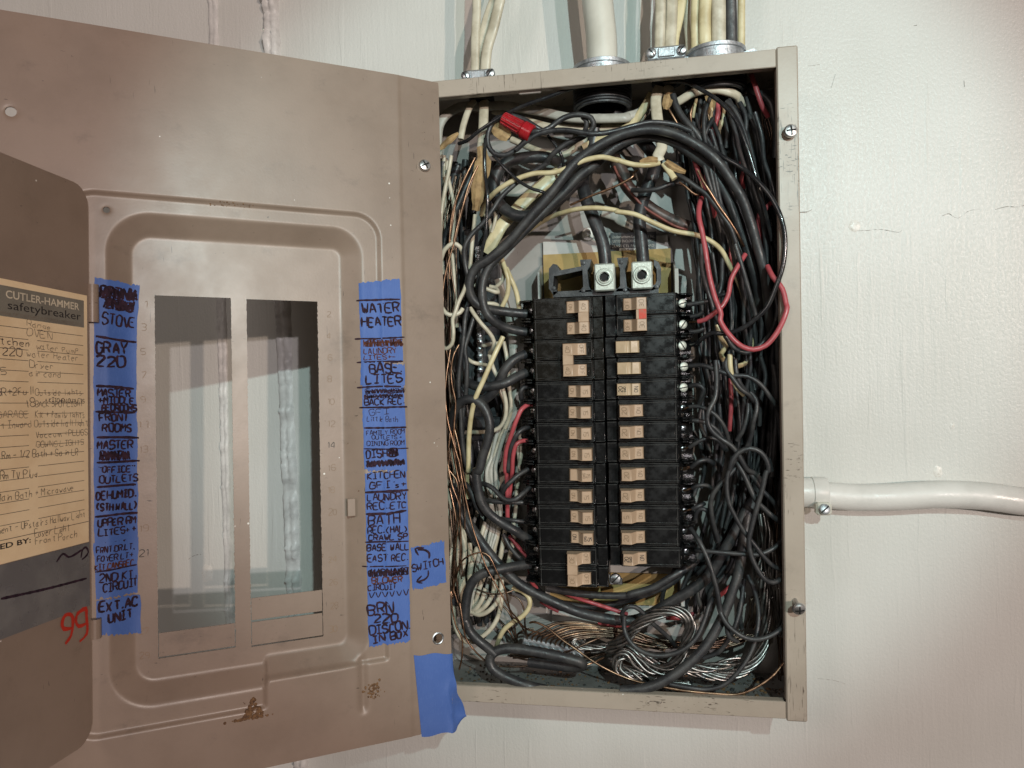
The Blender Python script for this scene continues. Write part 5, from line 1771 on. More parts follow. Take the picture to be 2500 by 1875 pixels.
# ------------------------------------------------------------------ ivory wires over the top
wire('Y', 2.3, 'C:520,600,50 560,480,64 600,430,74 690,345,84 850,250,88 1050,182 1250,170,90 1400,122 1550,52 1750,15,92 1900,50 D:20,42 200,92 350,95,90 450,75,84', 'ivory wire waving across in front of the big black loop', None)
wire('Y', 2.2, 'C:1000,760,40 1100,690,48 1250,610,60 1340,578,68 1500,540,76 1700,530,80 1900,560 D:20,565,82 200,592 400,682,82 600,762 850,810,80 1000,882 1085,960,74 1150,1080 1250,1270,64 1300,1400 1340,1560,56 F:1350,50 1382,200,50 1385,400 1335,560,56 1235,602,62', 'ivory wire running above the lugs then down into the black tangle')
wire('Q', 4.3, 'A:90,1659,50 78,1420,56 105,1250,58 200,1135,56 330,1065,52 500,1035,48 700,1055,46 900,1092,48 1150,1135,50 1400,1190,54 1700,1202,56 2000,1190,56 B:120,1185,54 260,1140,50 390,1000,48 470,850,46', 'long grey-ivory cable sweeping under the top of the box', None, 0.7, name='sheathed_cable')
wire('W', 3.4, 'A:640,1120,40 800,1180 1000,1230,42 1250,1290 1500,1300,44 1800,1290 2060,1270 B:250,1210,46 380,1080,44', 'ivory cable behind the long one under the top of the box', None, 0.7, name='sheathed_cable')
wire('W', 3.2, 'A:820,1410,36 1000,1490 1200,1560,38 1350,1570 1500,1480,36 1650,1380 1850,1300', 'ivory wire drooping behind the red wire connector', None)
wire('W', 4.6, 'A:545,940,58 545,1100,66 538,1300,72 525,1500,76 515,1659,76 C:490,250,74 470,430,70', 'ivory cable hanging down below the small clamp, sheath torn open', None, 0.6, name='sheathed_cable')
wire('W', 3.0, 'A:442,950,58 405,1080,66 340,1260,72 310,1410,74', 'short ivory cable end hanging beside the torn-open one', None, 0.7, name='sheathed_cable')
wire('W', 4.9, 'B:455,800,58 420,1000,66 440,1240,72 480,1500,78 D:440,0,80 455,60,80', 'flat ivory cable dropping from the clamp in front of the arching feeder', None, 0.42, name='sheathed_cable')
wire('W', 4.6, 'B:552,800,56 545,900,58 530,1000,60', 'flat ivory cable stub ending in brown paper below the clamp', None, 0.5, name='sheathed_cable')
wire('Y', 3.8, 'B:380,950,54 300,1090,54 200,1230,52 60,1330,50 A:1700,1420,46 1550,1500,44', 'flat ivory cable bending away under the top of the box', None, 0.5, name='sheathed_cable')
wire('W', 3.7, 'B:600,1060,60 680,1010,64 800,940,66 1000,905,66 1150,932,64 1245,975,60 1290,1080,50', 'grey-ivory cable arching below the threaded bushing', None, 0.8, name='sheathed_cable')
wire('Y', 2.8, 'D:500,80,84 550,150,86 610,235,88', 'blunt ivory cable stub poking from the torn sheath', None, 0.8)
wire('Y', 6.2, 'C:1310,160,38 1150,290,42 990,430,46 850,575,50 730,700,54 640,860,56 570,990,56', 'broad flat ivory cable with black print slanting behind the feeders', None, 0.36, name='sheathed_cable')
wire('Q', 6.2, 'C:640,300,28 800,350,30 950,350,30 1100,320,30 1250,300,30', 'flat grey cable crossing behind the slanting printed cable', None, 0.36, name='sheathed_cable')
wire('Q', 5.8, 'C:1750,560,24 1900,610,24 D:60,640,24 200,700,22', 'flat grey cable behind the main cables', None, 0.36, name='sheathed_cable')

# red wire connector with its leads
wn = thing('wire_connector', 'red twist-on wire connector lying across the ivory cables', 'wire connector', loc=at(1264, 308, 90))
wo = np.array(wn.matrix_world.translation)
a, b = at(1226, 287, 90) - wo, at(1299, 328, 90) - wo
ax = (b - a) / np.linalg.norm(b - a)
Lw = np.linalg.norm(b - a)
m_ = MB()
m_.lathe(a, ax, [(0.0034, 0), (0.0052, 0.0010), (0.0056, Lw * 0.3), (0.0060, Lw * 0.62), (0.0062, Lw * 0.66), (0.0078, Lw * 0.70), (0.0080, Lw * 0.98), (0.0066, Lw), (0.0045, Lw * 0.97), (0.0040, Lw * 0.7)], 'wire_nut_red', 26)
m_.build('shell', wn)
h = np.cross(ax, (0, 1, 0))
h /= np.linalg.norm(h)
w2 = np.cross(ax, h)
for k in range(12):
    an = 2 * math.pi * k / 12
    q = h * math.cos(an) + w2 * math.sin(an)
    m_ = MB()
    m_.tube([a + ax * 0.0015 + q * 0.0054, a + ax * Lw * 0.3 + q * 0.0058, a + ax * Lw * 0.62 + q * 0.0062], 0.0006, 'wire_nut_red', 6)
    m_.build('grip_rib', wn)
wire('D', 2.5, 'A:1010,1330,88 1120,1330,88 1200,1300,86 1350,1195,84 1500,1160,84 1630,1195,82 1655,1280,80 1560,1380,78 1400,1445,76 1250,1555,74 1150,1680,66', 'grey-black lead looping away from the red wire connector')
wire('D', 2.3, 'A:1540,1180,80 1585,1230,78 1570,1320,76 1525,1370,70', 'short grey-black lead inside the loop from the red wire connector')
wire('K', 2.3, 'A:1010,1350,86 900,1490,84 760,1570,84 650,1555,84 590,1470,84 590,1340,84 660,1210,84 800,1172,86 950,1210,86 1080,1290,86 1140,1325,84', 'black lead coiled round behind the red wire connector')
wire('K', 2.3, 'A:870,1520,88 1000,1410,90 1130,1345,90 1350,1316,90 1650,1356,90 1800,1342,88 2060,1275,86 B:350,1240,84 600,1260,80 780,1330', 'black wire weaving past the red wire connector to the arching feeders')
wire('L', 1.7, 'A:1560,865,80 1400,905,84 1200,980,86 950,1070,88 750,1165,88 500,1325,86 380,1420,82 290,1455,76', 'shiny black wire slanting under the top lip of the box')
wire('L', 1.5, 'A:640,1580,90 C:640,0,90 760,130,92 920,272,92 1050,342 1150,372,90 1180,420,84', 'shiny thin black wire crossing the big black loop')
wire('L', 1.6, 'A:560,1400,86 C:552,0,88 560,200,88 582,400,90 575,600 562,800,88 530,950,86 508,1080 480,1300,80 490,1480,70', 'shiny black wire hanging straight down over the neutral bar')
wire('L', 1.5, 'A:1190,1370,74 1270,1470,74 1340,1600,72 C:1345,60,70 1350,140,64', 'short shiny black wire among the top wires')

# torn brown paper filler from the stripped cables
def paper(path, w, label, d=0):
    P = world_path(parse(path), 0.002)
    S = spline(P, 0.004)
    m_ = MB()
    n = len(S)
    T = np.gradient(S, axis=0)
    vs = []
    for i in range(n):
        s = np.cross(T[i] / (np.linalg.norm(T[i]) + 1e-9), (0, 1, 0))
        s /= np.linalg.norm(s) + 1e-9
        ww = w / 1000 * (0.55 + 0.45 * math.sin(i / max(1, n - 1) * math.pi) + random.uniform(-0.12, 0.12))
        for q, bend in ((-1, 0.0), (-0.3, 0.0016), (0.35, 0.0003), (1, 0.0018)):
            vs.append(S[i] + s * ww * q + np.array([0, -bend * (1 + random.uniform(-0.4, 0.4)), 0]))
    m_.add(vs, [(i * 4 + k, i * 4 + k + 1, i * 4 + k + 5, i * 4 + k + 4) for i in range(n - 1) for k in range(3)], 'kraft_paper')
    return tag(m_.build('paper_filler', smooth=30), label, 'paper', 'torn brown paper fillers')


paper('A:520,1480,84 535,1580,86 C:540,60,86 520,180,86 490,290,84 485,400,82 465,560,76', 7.5, 'long strip of torn brown paper below the hanging ivory cable')
paper('A:640,1290,82 720,1330,84 800,1400,84', 7.0, 'folded brown paper scrap beside the red wire connector')
paper('A:290,1350,80 200,1420,82 100,1510,80', 3.6, 'brown paper scrap sticking out at the cover edge')
paper('B:560,940,66 540,1020,68 520,1110,66', 4.6, 'brown paper tuft in the flat cable stub below the clamp')
paper('D:260,75,90 350,50,90 440,45,88', 3.4, 'curled brown paper end on the torn flat cable')
paper('D:520,60,88 600,120,88 720,170,84', 3.0, 'yellowish paper strip by the torn flat cable')
paper('B:940,960,62 985,1050,64 960,1160,60', 4.0, 'brown paper tuft under the threaded bushing')

# ------------------------------------------------------------------ red wires
GR = None
wire('R', 2.35, 'B:1040,1050,56 1052,1150,58 1012,1290,58 990,1460,56', 'short red wire dropping from the threaded bushing')
wire('R', 2.2, 'B:1390,740,60 1420,850,66 1465,990,66 1500,1085,64 1555,1180,58', 'red wire end hanging alone in the upper corner of the box')
wire('R', 2.2, 'B:760,1480,60 800,1560,66 D:810,30,68 845,150,70 900,280,72 935,350,70', 'red wire glimpsed behind the arching feeder')
wire('R', 2.25, 'D:880,430,76 855,540,86 858,640,92 885,760,94 920,950,95 950,1150,96 980,1300,98 1022,1450,99 1080,1610,101 F:1070,130,102 1180,300,103 1300,402,104 1410,428,104 1530,388,104 1650,250,104 1722,100,104 1748,0,103 D:1740,1510,102 1700,1350,100 1600,1220,96 1550,1120,88', 'bright red wire looping out over the edge of the box')
wire('R', 2.1, 'F:762,152,76 850,145,82 930,120,86 1010,60,88 D:1075,1545,88 1150,1420,86 1182,1250,84 1250,1120,82 1325,1000,76', 'red wire from the red-marked double breaker up into the tangle', None, bare=5)
wire('R', 2.0, 'D:940,160,66 930,260,68 1000,380,66 1050,470,60', 'short red wire among the upper black wires')
wire('R', 2.0, 'D:980,470,64 1005,540,66 1020,620,62', 'stub of red wire showing between black wires')
wire('R', 2.0, 'D:1165,700,56 1160,850,58 1168,1000,58 1180,1120,56', 'red wire running straight down behind the black tangle')
wire('R', 2.0, 'F:1172,720,56 1182,950,56 1165,1250,50', 'red wire seen low behind the black tangle beside the breakers')
wire('R', 2.3, 'D:1600,465,66 1540,530,70 1470,600,72 1465,700,70 1490,850,66 1520,1000,60', 'dusty red wire bending beside the arching feeder')
wire('R', 2.0, 'D:1285,60,60 1320,130,62 1290,230,62 1310,330,58', 'frayed red wire by the upper bundle')
wire('R', 2.1, 'E:1032,985,68 1000,985,70 930,1030,76 872,1150,78 820,1300,76 772,1450,72 760,1659,68 G:772,150,66 782,380,62 785,620,56', 'long red wire dropping from the breakers beside the neutral bar', None)
wire('R', 2.0, 'E:985,1355,68 940,1352,72 880,1382,76 842,1500,74 832,1659,70 G:822,200,66 800,420,60', 'shorter red wire dropping beside the long one', None)
many('R', 2.0, 'red wire half hidden behind the cables under the breakers', 'red wires under the breakers', '''
I:1280,165,40 1450,235,42 1650,300,42 1950,400,40 J:40,390,40 130,410,36
I:1120,280,36 1200,330,38 1300,380,36
J:1050,240,50 1130,170,54 1180,120,50
J:520,450,46 640,450,46 800,410,40
G:800,780,46 900,900,44 1000,1010,40
G:1000,1100,46 1030,1250,44 1100,1330,40
I:1700,510,44 1950,530,44 J:150,520,40''')

# ------------------------------------------------------------------ wires on the neutral side
LW = ('ivory wire in the crowd between the cover edge and the breakers', 'ivory wires beside the neutral bar')
many('W', 1.95, *LW, labels=IVORY_LABELS, paths='''
C:215,0,86 190,150 150,350 112,600 103,900,84 130,1200,78
C:165,150,74 210,350 240,500 236,700,76 222,900 240,1200 256,1500,72 E:270,200,66
C:140,0,60 150,400 160,700 180,1000 230,1300 262,1600,60
C:108,1060,88 150,950,92 235,888 300,922,90 332,990,84
C:120,1540,90 165,1600,92 230,1615 300,1590 330,1550,86
C:455,600,70 440,750 420,950 400,1150,80 350,1350,88 290,1480 250,1600,92 E:228,120,92 236,250 222,370 170,420,92 130,402,88
C:450,1310,75 560,1345 640,1375 685,1385,70 660,1340,62 600,1325
C:560,1500,66 640,1500,64 700,1530,58 730,1620,52
E:408,10,80 460,90,84 530,180 605,265,82 645,340 640,410,76 605,460,66
E:365,515,70 430,558,74 500,575,70 570,585,60
E:600,480,64 640,620,68 695,730 742,850,66 772,1000 752,1150,62 700,1222 620,1255 500,1265,54 340,1268,46
E:745,350,52 772,480 790,620,54 795,760 812,900 822,1010,54 790,1150 722,1300 655,1500 610,1659,50 G:560,220,48
E:540,390,58 640,370,62 700,365,60
E:690,700,50 720,880 760,980 745,1130,50 690,1290 610,1450 570,1659,46
E:880,1400,44 900,1500 905,1659,40 G:885,200,40 865,520,38 840,720
E:905,1280,48 925,1450 905,1600,44 G:900,120 880,300
C:690,1040,58 745,1160,62 735,1260,62 650,1345,58
C:640,530,54 665,600 650,700,56 625,780
C:560,600,46 610,690,52 620,800,52 590,900''')
many('Y', 2.25, 'yellowed wire in the crowd beside the neutral bar', 'yellowed wires beside the neutral bar', '''
E:738,300,82 640,510,88 540,740,90 460,920,90 420,1080,86 395,1300,80 385,1659,74 G:380,120,70 385,400,64
C:712,1000,64 745,1100,68 790,1250,70 785,1400 730,1530,64
C:770,1140,62 810,1230,64 872,1380 905,1560,58''')
many('Q', 4.3, 'grey-ivory sheathed cable running down beside the breakers', 'sheathed cables beside the breakers', '''
E:820,150,40 838,330 850,560,42 868,800 860,1050 800,1350,42 740,1659,40 G:670,260,38 600,420,36
C:690,1250,30 740,1430 790,1600,30 E:800,80,30 820,300
C:110,180,50 130,420 150,700,48 165,950 190,1200''', flat=0.7, name='sheathed_cable')
bundle('Q', 2.0, 'E:690,1250,44 640,1400 600,1550 G:570,80,46 570,240,46 600,400,44 620,560,42 600,700,42 560,850,46 520,1000,50 480,1150,52', 8, 14, 10, 'grey-ivory wire in the bundle curving down below the neutral bar', 'grey-ivory wires below the neutral bar')
bundle('W', 1.9, 'C:150,60,40 170,400 190,800 210,1200 230,1600 E:200,250,44 190,600 200,1000 220,1400 G:230,100,48 250,500 260,900 270,1300', 9, 11, 12, 'ivory wire in the bundle hugging the cover edge', 'ivory wires hugging the cover edge', hi=0.85)
bundle('Q', 2.0, 'G:700,450,36 690,640,40 650,800,42 620,950 560,1100,46 500,1250,48 I:440,420,48', 7, 22, 9, 'grey-ivory wire in the bundle curving down below the neutral bar', 'grey-ivory wires below the neutral bar', hi=0.8)
many('W', 2.3, 'ivory wire bending round the lower corner behind the black loop', 'ivory wires bending low in the box', '''
G:560,640,52 520,780,56 470,920 420,1080,58 400,1240,56 430,1380,52
G:700,700,50 650,900,52 590,1090,54 510,1280,54 I:440,400,50
I:560,150,56 530,260,58 470,350,58 410,390,52
I:650,60,56 640,190,58 560,330,60 470,395,58
I:720,150,58 690,270,60 600,375,62 500,418,60 415,385,54
I:725,60,56 722,260,58 690,430,60 615,560,62 500,655,62 400,690,60 330,655,56 250,560,50
I:235,330,70 245,480,70 290,620,70 360,690,66 450,690,60
G:760,720,46 720,950 680,1150,46 I:680,200,46
G:860,760,42 820,930 790,1080,42
G:330,600,60 350,820 340,1050,60 310,1250 330,1450
G:400,850,56 410,1050,56 395,1200
G:300,680,66 350,900,64 330,1150,60 350,1400,58
I:420,180,50 430,300,52 470,400,48''')
many('Y', 2.3, 'yellowed wire swinging past the end of the ground bar', None, '''
I:840,150,54 930,178,58 1000,245,60 1010,320 940,430,62 830,500,62 745,575,60 692,680,54 670,745,48''')
BK = ('black wire in the crowd between the cover edge and the breakers', 'black wires beside the neutral bar')
many('D', 2.2, *BK, labels=DARK_LABELS, paths='''
C:1200,70,66 1100,130,74 960,215,80 880,272,84 720,420,86 640,540 540,680,88 420,800 352,920,90 350,1050 385,1250,86 400,1420,80
E:380,0,84 356,100 348,200 335,350,86 300,600 288,800,84 310,1100 330,1400,78 390,1659,72 G:440,150,68
E:445,100,80 400,250 352,420,84 372,560 370,750,82 352,950,78 322,1150 330,1350,74 362,1500 420,1659,70
E:1000,1212,68 930,1240,74 880,1290,76 830,1400,74 802,1550,70 790,1659,68 G:800,120,64 740,340,62
E:1045,800,62 950,810,66 918,850,68 925,935,62
G:992,105,68 900,160,74 820,230,78 762,290,78 730,352,74
G:1012,280,68 930,360,76 860,412,80 780,422,80 715,380,78 650,310 590,270,74 515,250,66
G:990,442,66 800,442,72 650,432,72 545,418,66
G:985,640,66 850,626,72 740,610,68 640,600,58
G:740,760,54 800,880,56 880,980,58 960,1050,54
G:360,250,72 420,340,76 470,480,76 540,570,72''')
many('K', 3.2, *BK, labels=THICK_LABELS, paths='''
C:130,60,60 115,250 100,420,56
C:452,100,62 380,280,66 290,480 210,680,68 150,850 130,1050,66 160,1250 222,1450,62 240,1620,58 E:200,420,56 190,700
E:170,560,52 220,680 300,850,56 380,980,56
E:350,1100,50 310,1350 350,1600,48 G:420,200,48 480,400,46
G:230,250,62 290,500,62 380,720,60 480,880,56
C:160,1050,50 140,1250 180,1480 E:180,80,48
G:900,700,40 950,800 1000,870,40''')
GCu = ('bare copper wire hanging down along the cover edge', 'bare copper wires along the cover edge')
many('C', 0.85, *GCu, '''
C:455,20,90 380,170,92 300,350 230,560,92 200,800 190,1000,90 200,1250,88
C:485,100,90 400,280,93 330,520 280,700,93 230,930 180,1090,93 140,1280 122,1500,92
E:292,380,90 240,480,93 213,640 225,800,93 257,950 245,1200,92 240,1450 270,1659,90 G:300,250,90
E:205,430,90 165,700,93 153,900 180,1150,93 230,1350 305,1600,92 G:330,120,90
E:160,1050,90 200,1300,92 178,1500 200,1659,90 G:260,200,90 300,420,90 310,700,88
G:290,0,92 330,250,94 382,500 432,700,94 492,880 562,1080,94 652,1250 742,1410,92 830,1560,88 I:870,440,80 935,530,72 1000,572,66 1100,600,60 1150,655,52
G:320,180,92 300,500,94 312,800 300,1050,94 250,1250,92 225,1420,90
G:215,1340,90 260,1150,94 350,1010,95 450,962 530,950,95 600,990 652,1090,94 702,1200 762,1330,92 790,1450 830,1600,86 I:870,460,80 940,560,72 985,650,58
G:180,60,92 220,260,94 300,500 282,700,94 250,950 240,1200,93 230,1400 I:212,180,92 222,350 270,550,92 322,650 322,850,90 295,970,86
I:300,300,90 332,500,92 362,650 450,780,90 565,890,84
G:200,300,88 260,620,90 240,900 220,1150,88 I:230,120,86 290,330,86
C:330,260,84 260,480,86 210,760 180,1000,84
E:240,1200,88 300,1450,90 330,1659,88 G:370,300,86''')
many('M', 0.9, *GCu, '''
C:470,60,84 430,240 350,470,86 290,700 250,900,84
E:140,800,86 160,1100,88 190,1400 240,1659,86
G:200,500,84 230,800,86 260,1100 280,1350,84 I:330,560,80
I:470,160,70 600,205,72 760,200,72 850,165,68
I:800,210,60 900,260,62 955,380 960,520,60 985,640,52
I:720,310,56 800,400,58 850,520 870,650,54''')
many('M', 1.1, 'dark bare wire arching by the end of the ground bar', 'dark wires at the ground bar end', '''
I:690,460,44 780,560,48 850,680,46 870,720,42
I:820,540,44 850,620 880,690,42
I:1050,560,46 960,570,48 885,620,48 880,700,42''')

# ------------------------------------------------------------------ ground bar tails and bare bundles low in the box
GT = ('dull copper tail fanning out from the ground bar', 'copper tails of the ground bar')
for k in range(10):
    x0 = 985 + k * 47
    y0 = 652 + k * 10
    e = k * 7
    wire(random.choice('CMMM'), 1.05, f'I:{x0},{y0 + 20},52 {x0 + 15},{y0 - 30},58 {x0 + 90},{590 + e * 1.2},58 {x0 + 260},{505 + e * 2.2 + random.uniform(-8, 8)},54 {x0 + 480},{490 + e * 2.4},52 {x0 + 760},{535 + e * 2},48 J:{x0 - 820},{600 + e * 2},44 {x0 - 560},{680 + e},40 {x0 - 260},{720 + e * 0.5},36', *GT)
bundle('M', 1.0, 'I:1750,560,44 2000,610,46 J:250,640,46 450,700,44 650,720,42 900,740,38 1150,690,34 1350,620,30', 14, 16, 9, 'dull copper wire in the sheaf lying across the box floor', 'dull copper wires across the box floor')
bundle('M', 0.95, 'I:1480,520,40 1700,560,44 1950,590 J:180,680,40 500,760,36', 8, 12, 8, 'dull copper wire in the sheaf lying across the box floor', 'dull copper wires across the box floor')
wire('C', 1.05, 'I:1010,500,62 1060,492,66 1180,545,70 1350,680,76 1480,770,78 1650,890,80 1850,1000,80 2050,1080,80 J:340,1120,82 480,1150,84', 'long bare copper wire crossing over the ground bar')
wire('M', 1.0, 'I:1330,810,66 1450,770,68 1600,700,66 1720,650,60', 'bare wire crossing the other way over the ground bar')
wire('C', 1.15, 'J:480,1148,86 700,1185,88 1000,1215,88 1250,1222,88 1400,1172,88 1600,1040,86 1745,870,82', 'single golden copper wire curving along the front of the box floor')
wire('C', 1.0, 'I:1560,935,74 1680,890,70 I:1760,850,62', 'copper wire end poking from the folded black loop')
wire('M', 0.9, 'I:700,940,60 900,945,62 1050,920,62 1150,870,58', 'thin copper wire inside the folded black loop')
rope('J:-40,760,62 60,690,70 160,600,76 300,480,80 450,402,84 600,378,86 720,430,86 768,530,84 735,680,82 680,800,80 620,910,78 520,975,76 360,968,74 220,890,72 110,815,72 40,860,72 45,960,74 150,1015,76 300,1070,74 420,1110,66 600,1195,66 760,1245,62', 5.2, 6, 1.45, 80, 'silvery bare stranded wire tied in a big loose knot on the box floor', open_=0.35)
rope('J:-60,800,50 60,740,58 180,780,62 300,860,64 480,930,62 700,955,62 900,960,60 1130,915,58 1260,870,52', 4.8, 5, 1.55, 70, 'silvery bare stranded wire stretched across from the knot, upper of two')
rope('J:560,980,56 720,975,58 900,1020,58 1120,1040,58 1300,990,58 1430,890,56 1510,740,52 1545,520,48 1530,250,44 1480,0,40 H:1460,1250,38 1450,900,36', 5.2, 6, 1.6, 80, 'silvery bare stranded wire sweeping from the floor up beside the black bundle, lower of two')
rope('I:1560,690,52 1480,660,56 1450,690,58 1500,740,58 1620,745,58 1760,735,58 1900,700,58', 3.2, 5, 1.1, 46, 'short twisted silvery strand beside the ground bar')
rope('I:1640,790,46 1780,760,50 1880,800,52 1990,690,56', 3.2, 5, 1.1, 46, 'short silvery strand curling up near the ground bar')
rope('H:1480,560,40 1540,720,44 1570,900,46 1620,1100,48 1650,1300,48 J:1620,60,48 1660,250,46 1700,420,42 1725,620,36', 5.0, 6, 1.45, 90, 'braided-looking silvery strand running down the far side of the box', 'tinned', None)
rope('H:1440,300,32 1500,560,36 1540,820,38 1560,1100,40 1600,1400,40 J:1560,250,40 1590,480,38 1560,700,36', 4.4, 5, 1.4, 90, 'second silvery strand beside the braided-looking one', 'tinned')
bundle('M', 0.9, 'H:1560,200,26 1600,500,28 1590,800,30 1600,1100,30 1570,1400,30 J:1480,250,32 1450,420,34 1400,560,34', 10, 12, 8, 'dull bare wire among the strands down the far side of the box', 'dull bare wires down the far side')
bundle('S', 0.9, 'H:1450,120,34 1480,380,36 1520,700,36 1560,1050,36 1580,1400 J:1510,280,36 1540,520', 7, 10, 8, 'thin silvery wire among the strands down the far side of the box', 'thin silvery wires down the far side')
bundle('M', 0.7, 'B:1500,1150,22 1560,1400,22 D:1560,60,24 1600,300,24 1640,600,22', 9, 13, 8, 'thin dark wire in the shaded upper corner of the box', 'thin dark wires in the upper corner')
bundle('M', 0.7, 'J:1700,560,24 1710,800,26 1700,1000,26 1690,1150,24', 5, 6, 8, 'thin dark wire in the shaded lower corner of the box', 'thin dark wires in the lower corner')

# ------------------------------------------------------------------ black tangle past the breakers
TB = ('black wire in the tangle between the breakers and the box flank', 'black wires in the tangle')
bundle('DKD', 2.0, 'B:900,1000,56 880,1150,60 900,1300,62 960,1500,64 D:1000,60,66 1060,280,66 1130,520,64 1220,780,62 1300,1050,60 1380,1350,56 F:1420,60,52 1450,400,48 1450,800,44 1430,1200,40 H:1380,200,38 1330,700,36 1250,1150,34', 15, 19, 14, 'black wire in the bundle falling inside the feeder curve', 'black wires inside the feeder curve', lo=0.2, hi=0.6)
bundle('DKK', 2.1, 'B:1230,990,54 1290,1150,58 1340,1350,60 1390,1580,62 D:1420,150,64 1480,420,66 1550,760,62 1590,1100,56 F:1590,0,50 1620,400,46 1650,800,42 1640,1200,38 H:1620,200,36 1600,600,34', 17, 16, 14, 'black wire in the bundle packed against the box flank', 'black wires against the flank', lo=0.15, hi=0.6)
bundle('DKK', 2.0, 'B:800,1080,40 840,1300,42 D:850,60,44 900,300,46 960,600,44 1000,950,40 1040,1300,38 F:1060,100,36 1100,500,36 1130,900,36 1150,1400,36 H:1100,300,36 1060,800,36 J:1000,60,36 960,400,36', 12, 22, 10, 'black wire in the back layer close to the breaker ends', 'black wires behind the breaker ends', lo=0.25, hi=0.6)
bundle('K', 2.2, 'F:1500,200,28 1540,600,26 1560,1000,24 1560,1400,24 H:1480,150,26 1400,600,28', 10, 22, 8, 'dark wire deep in the back of the box near the flank', 'dark wires deep in the box', hi=0.8)
bundle('DK', 2.0, 'F:1250,700,36 1300,1000,36 1330,1350,36 H:1280,60,38 1220,400,40 1130,800,42 1060,1100,42 J:990,100,42 900,350,42', 10, 26, 10, 'black wire in the lower tangle above the thick floor cable', 'black wires in the lower tangle', hi=0.8)
bundle('DK', 2.1, 'H:1180,300,34 1100,620,36 1030,930,38 950,1180,38 J:850,160,38 820,380,36', 8, 24, 8, 'black wire low behind the thick sagging cable', 'black wires behind the sagging cable', hi=0.8)
many('D', 2.1, *TB, labels=TANGLE_LABELS, paths='''
B:1130,1030,72 1190,1080,74 1280,1240,76 1340,1420,78 1390,1640,80 D:1440,230,82 1500,480,82 1560,700,80 1600,840,76
D:950,80,74 960,280,76 1010,420,78 1100,560,78 1180,760,80 1240,950,82 1300,1150,82 1370,1400,80 1430,1620,76
D:560,60,60 620,90,62 660,130,62
D:690,280,70 560,290,74 430,340,76 300,350,74 180,350,66
D:630,190,84 750,260,88 830,320,88 920,380,88 1010,490,88 1100,620,86 1170,720,86 1230,880,84
D:1080,310,74 1150,420,76 1210,580,76 1260,740,72
D:880,900,74 880,1100,78 920,1300,80 980,1480,80 1030,1650,78 F:1060,150,76 1130,300,76 1220,420,74 1330,462,72 1480,380,70 1600,230,68 1650,60,66 D:1640,1480,64 1590,1300,60
D:1160,1400,80 1050,1420,78 1010,1440,72
D:740,1510,76 860,1490,78 950,1470,78 1040,1430,76 1085,1300,74 1090,1100,70 1110,900,66 1100,700,60
F:770,95,70 850,80,72 900,50,74
F:770,250,66 850,240,68 900,215,68
F:765,595,74 900,590,80 1050,642,84 1200,690,86 1350,700,86 1480,782,86 1570,900,84 1655,1030,76
F:765,800,68 850,788,74 905,830,74 885,910,72 850,1010,66
F:1160,500,82 1128,560,84 1140,640,86 1200,722,88 1280,830,88 1360,885,86 1420,960,80
F:1225,525,80 1232,640,82 1265,760,82 1330,850,78
F:1375,862,80 1432,930,82 1442,1030,84 1412,1150,84 1385,1300,80 1330,1450,74 1270,1600,66
F:1355,930,74 1350,1080,76 1310,1230,76 1240,1350,72
F:1610,580,74 1640,780,74 1640,980,72 1680,1250,66 1695,1450,58
F:1480,500,64 1530,700,62 1480,950,62 1470,1200,58
H:1225,0,90 1150,150,90 1138,300 1162,450,90 1232,600 1322,750,88 1420,872 1520,1000,86 1600,1080 1705,1132,80
F:1170,1640,92 1190,1560,93 1262,1470 1372,1428,94 1482,1470 1545,1560,93 1560,1659,92 H:1542,130,92 1500,300,92 1442,500 1392,680,92 1362,850 1392,1000,92 1450,1120 1522,1220,92 1602,1252 1682,1222,86 1722,1170,76
H:1240,30,84 1320,180,86 1382,320 1432,420,86 1522,510 1622,600,82 1705,655,74
H:1250,0,78 1400,180,80 1482,300 1602,430,76 1665,530,68
H:1230,90,80 1102,230,82 1002,350,82 978,450 990,600,78 1052,830,70
H:1560,0,80 1590,120,76
H:820,640,68 826,560,72 870,508,74 930,520,74 965,610,66
H:772,705,70 850,820,80 930,980,84 1000,1180,86 1050,1380,86 1080,1550 1130,1659,84 J:1160,640,84 1250,690,80
H:1010,320,72 970,480,74 990,640,70 1040,840,62
J:990,20,76 1040,180,80 1060,350,84 1130,500,88 1250,610,90 1380,665,90 1520,655,90 1650,590,88 1725,520,82
J:90,500,78 80,400,80 130,340,82 210,340,82 290,400,80 380,500,78 450,560,74 560,660,68 620,740,58
J:100,430,82 100,560,84 150,680,88 260,780,90 400,830,92 560,822,92 700,770,92 830,650,90 910,480,86 960,320,82 1000,240,76
J:900,860,60 1060,790,62 1180,620,64 1250,450,62 1290,250,56 1310,60,48
J:560,1120,84 750,1155,86 950,1172,86 1120,1120,86 1290,950,84 1400,760,80 1450,560,76 1460,380,70 1420,180,60 1350,20,52
J:830,100,52 850,250,54 890,380,54
J:1260,60,50 1300,250,48 1260,350 1290,560,44''')
many('D', 1.9, 'black wire bent out of a breaker terminal toward the tangle', 'black wires at the breaker terminals', '''
D:690,1518,68 760,1505,74 850,1490,76 940,1468,72
F:690,1040,66 760,1010,72 850,1006,76 950,1040,78 1052,1120,78 1122,1230,76 1165,1390,68
F:700,1150,66 770,1146,70 900,1160,72 1000,1212,72 1082,1300,70 1135,1450,62
F:690,1435,66 760,1418,72 850,1360,76 950,1325,76 1040,1342,74 1110,1440,66
F:690,1650,66 780,1620,72 850,1565,76 930,1545,74 1005,1590,68
H:700,95,66 790,72,72 850,32,76 930,8,74 1005,45,68
H:700,325,66 790,298,72 850,270,76 930,268,74 1005,315,68
H:700,530,66 790,510,72 850,480,74 912,455,70''', bare=6)
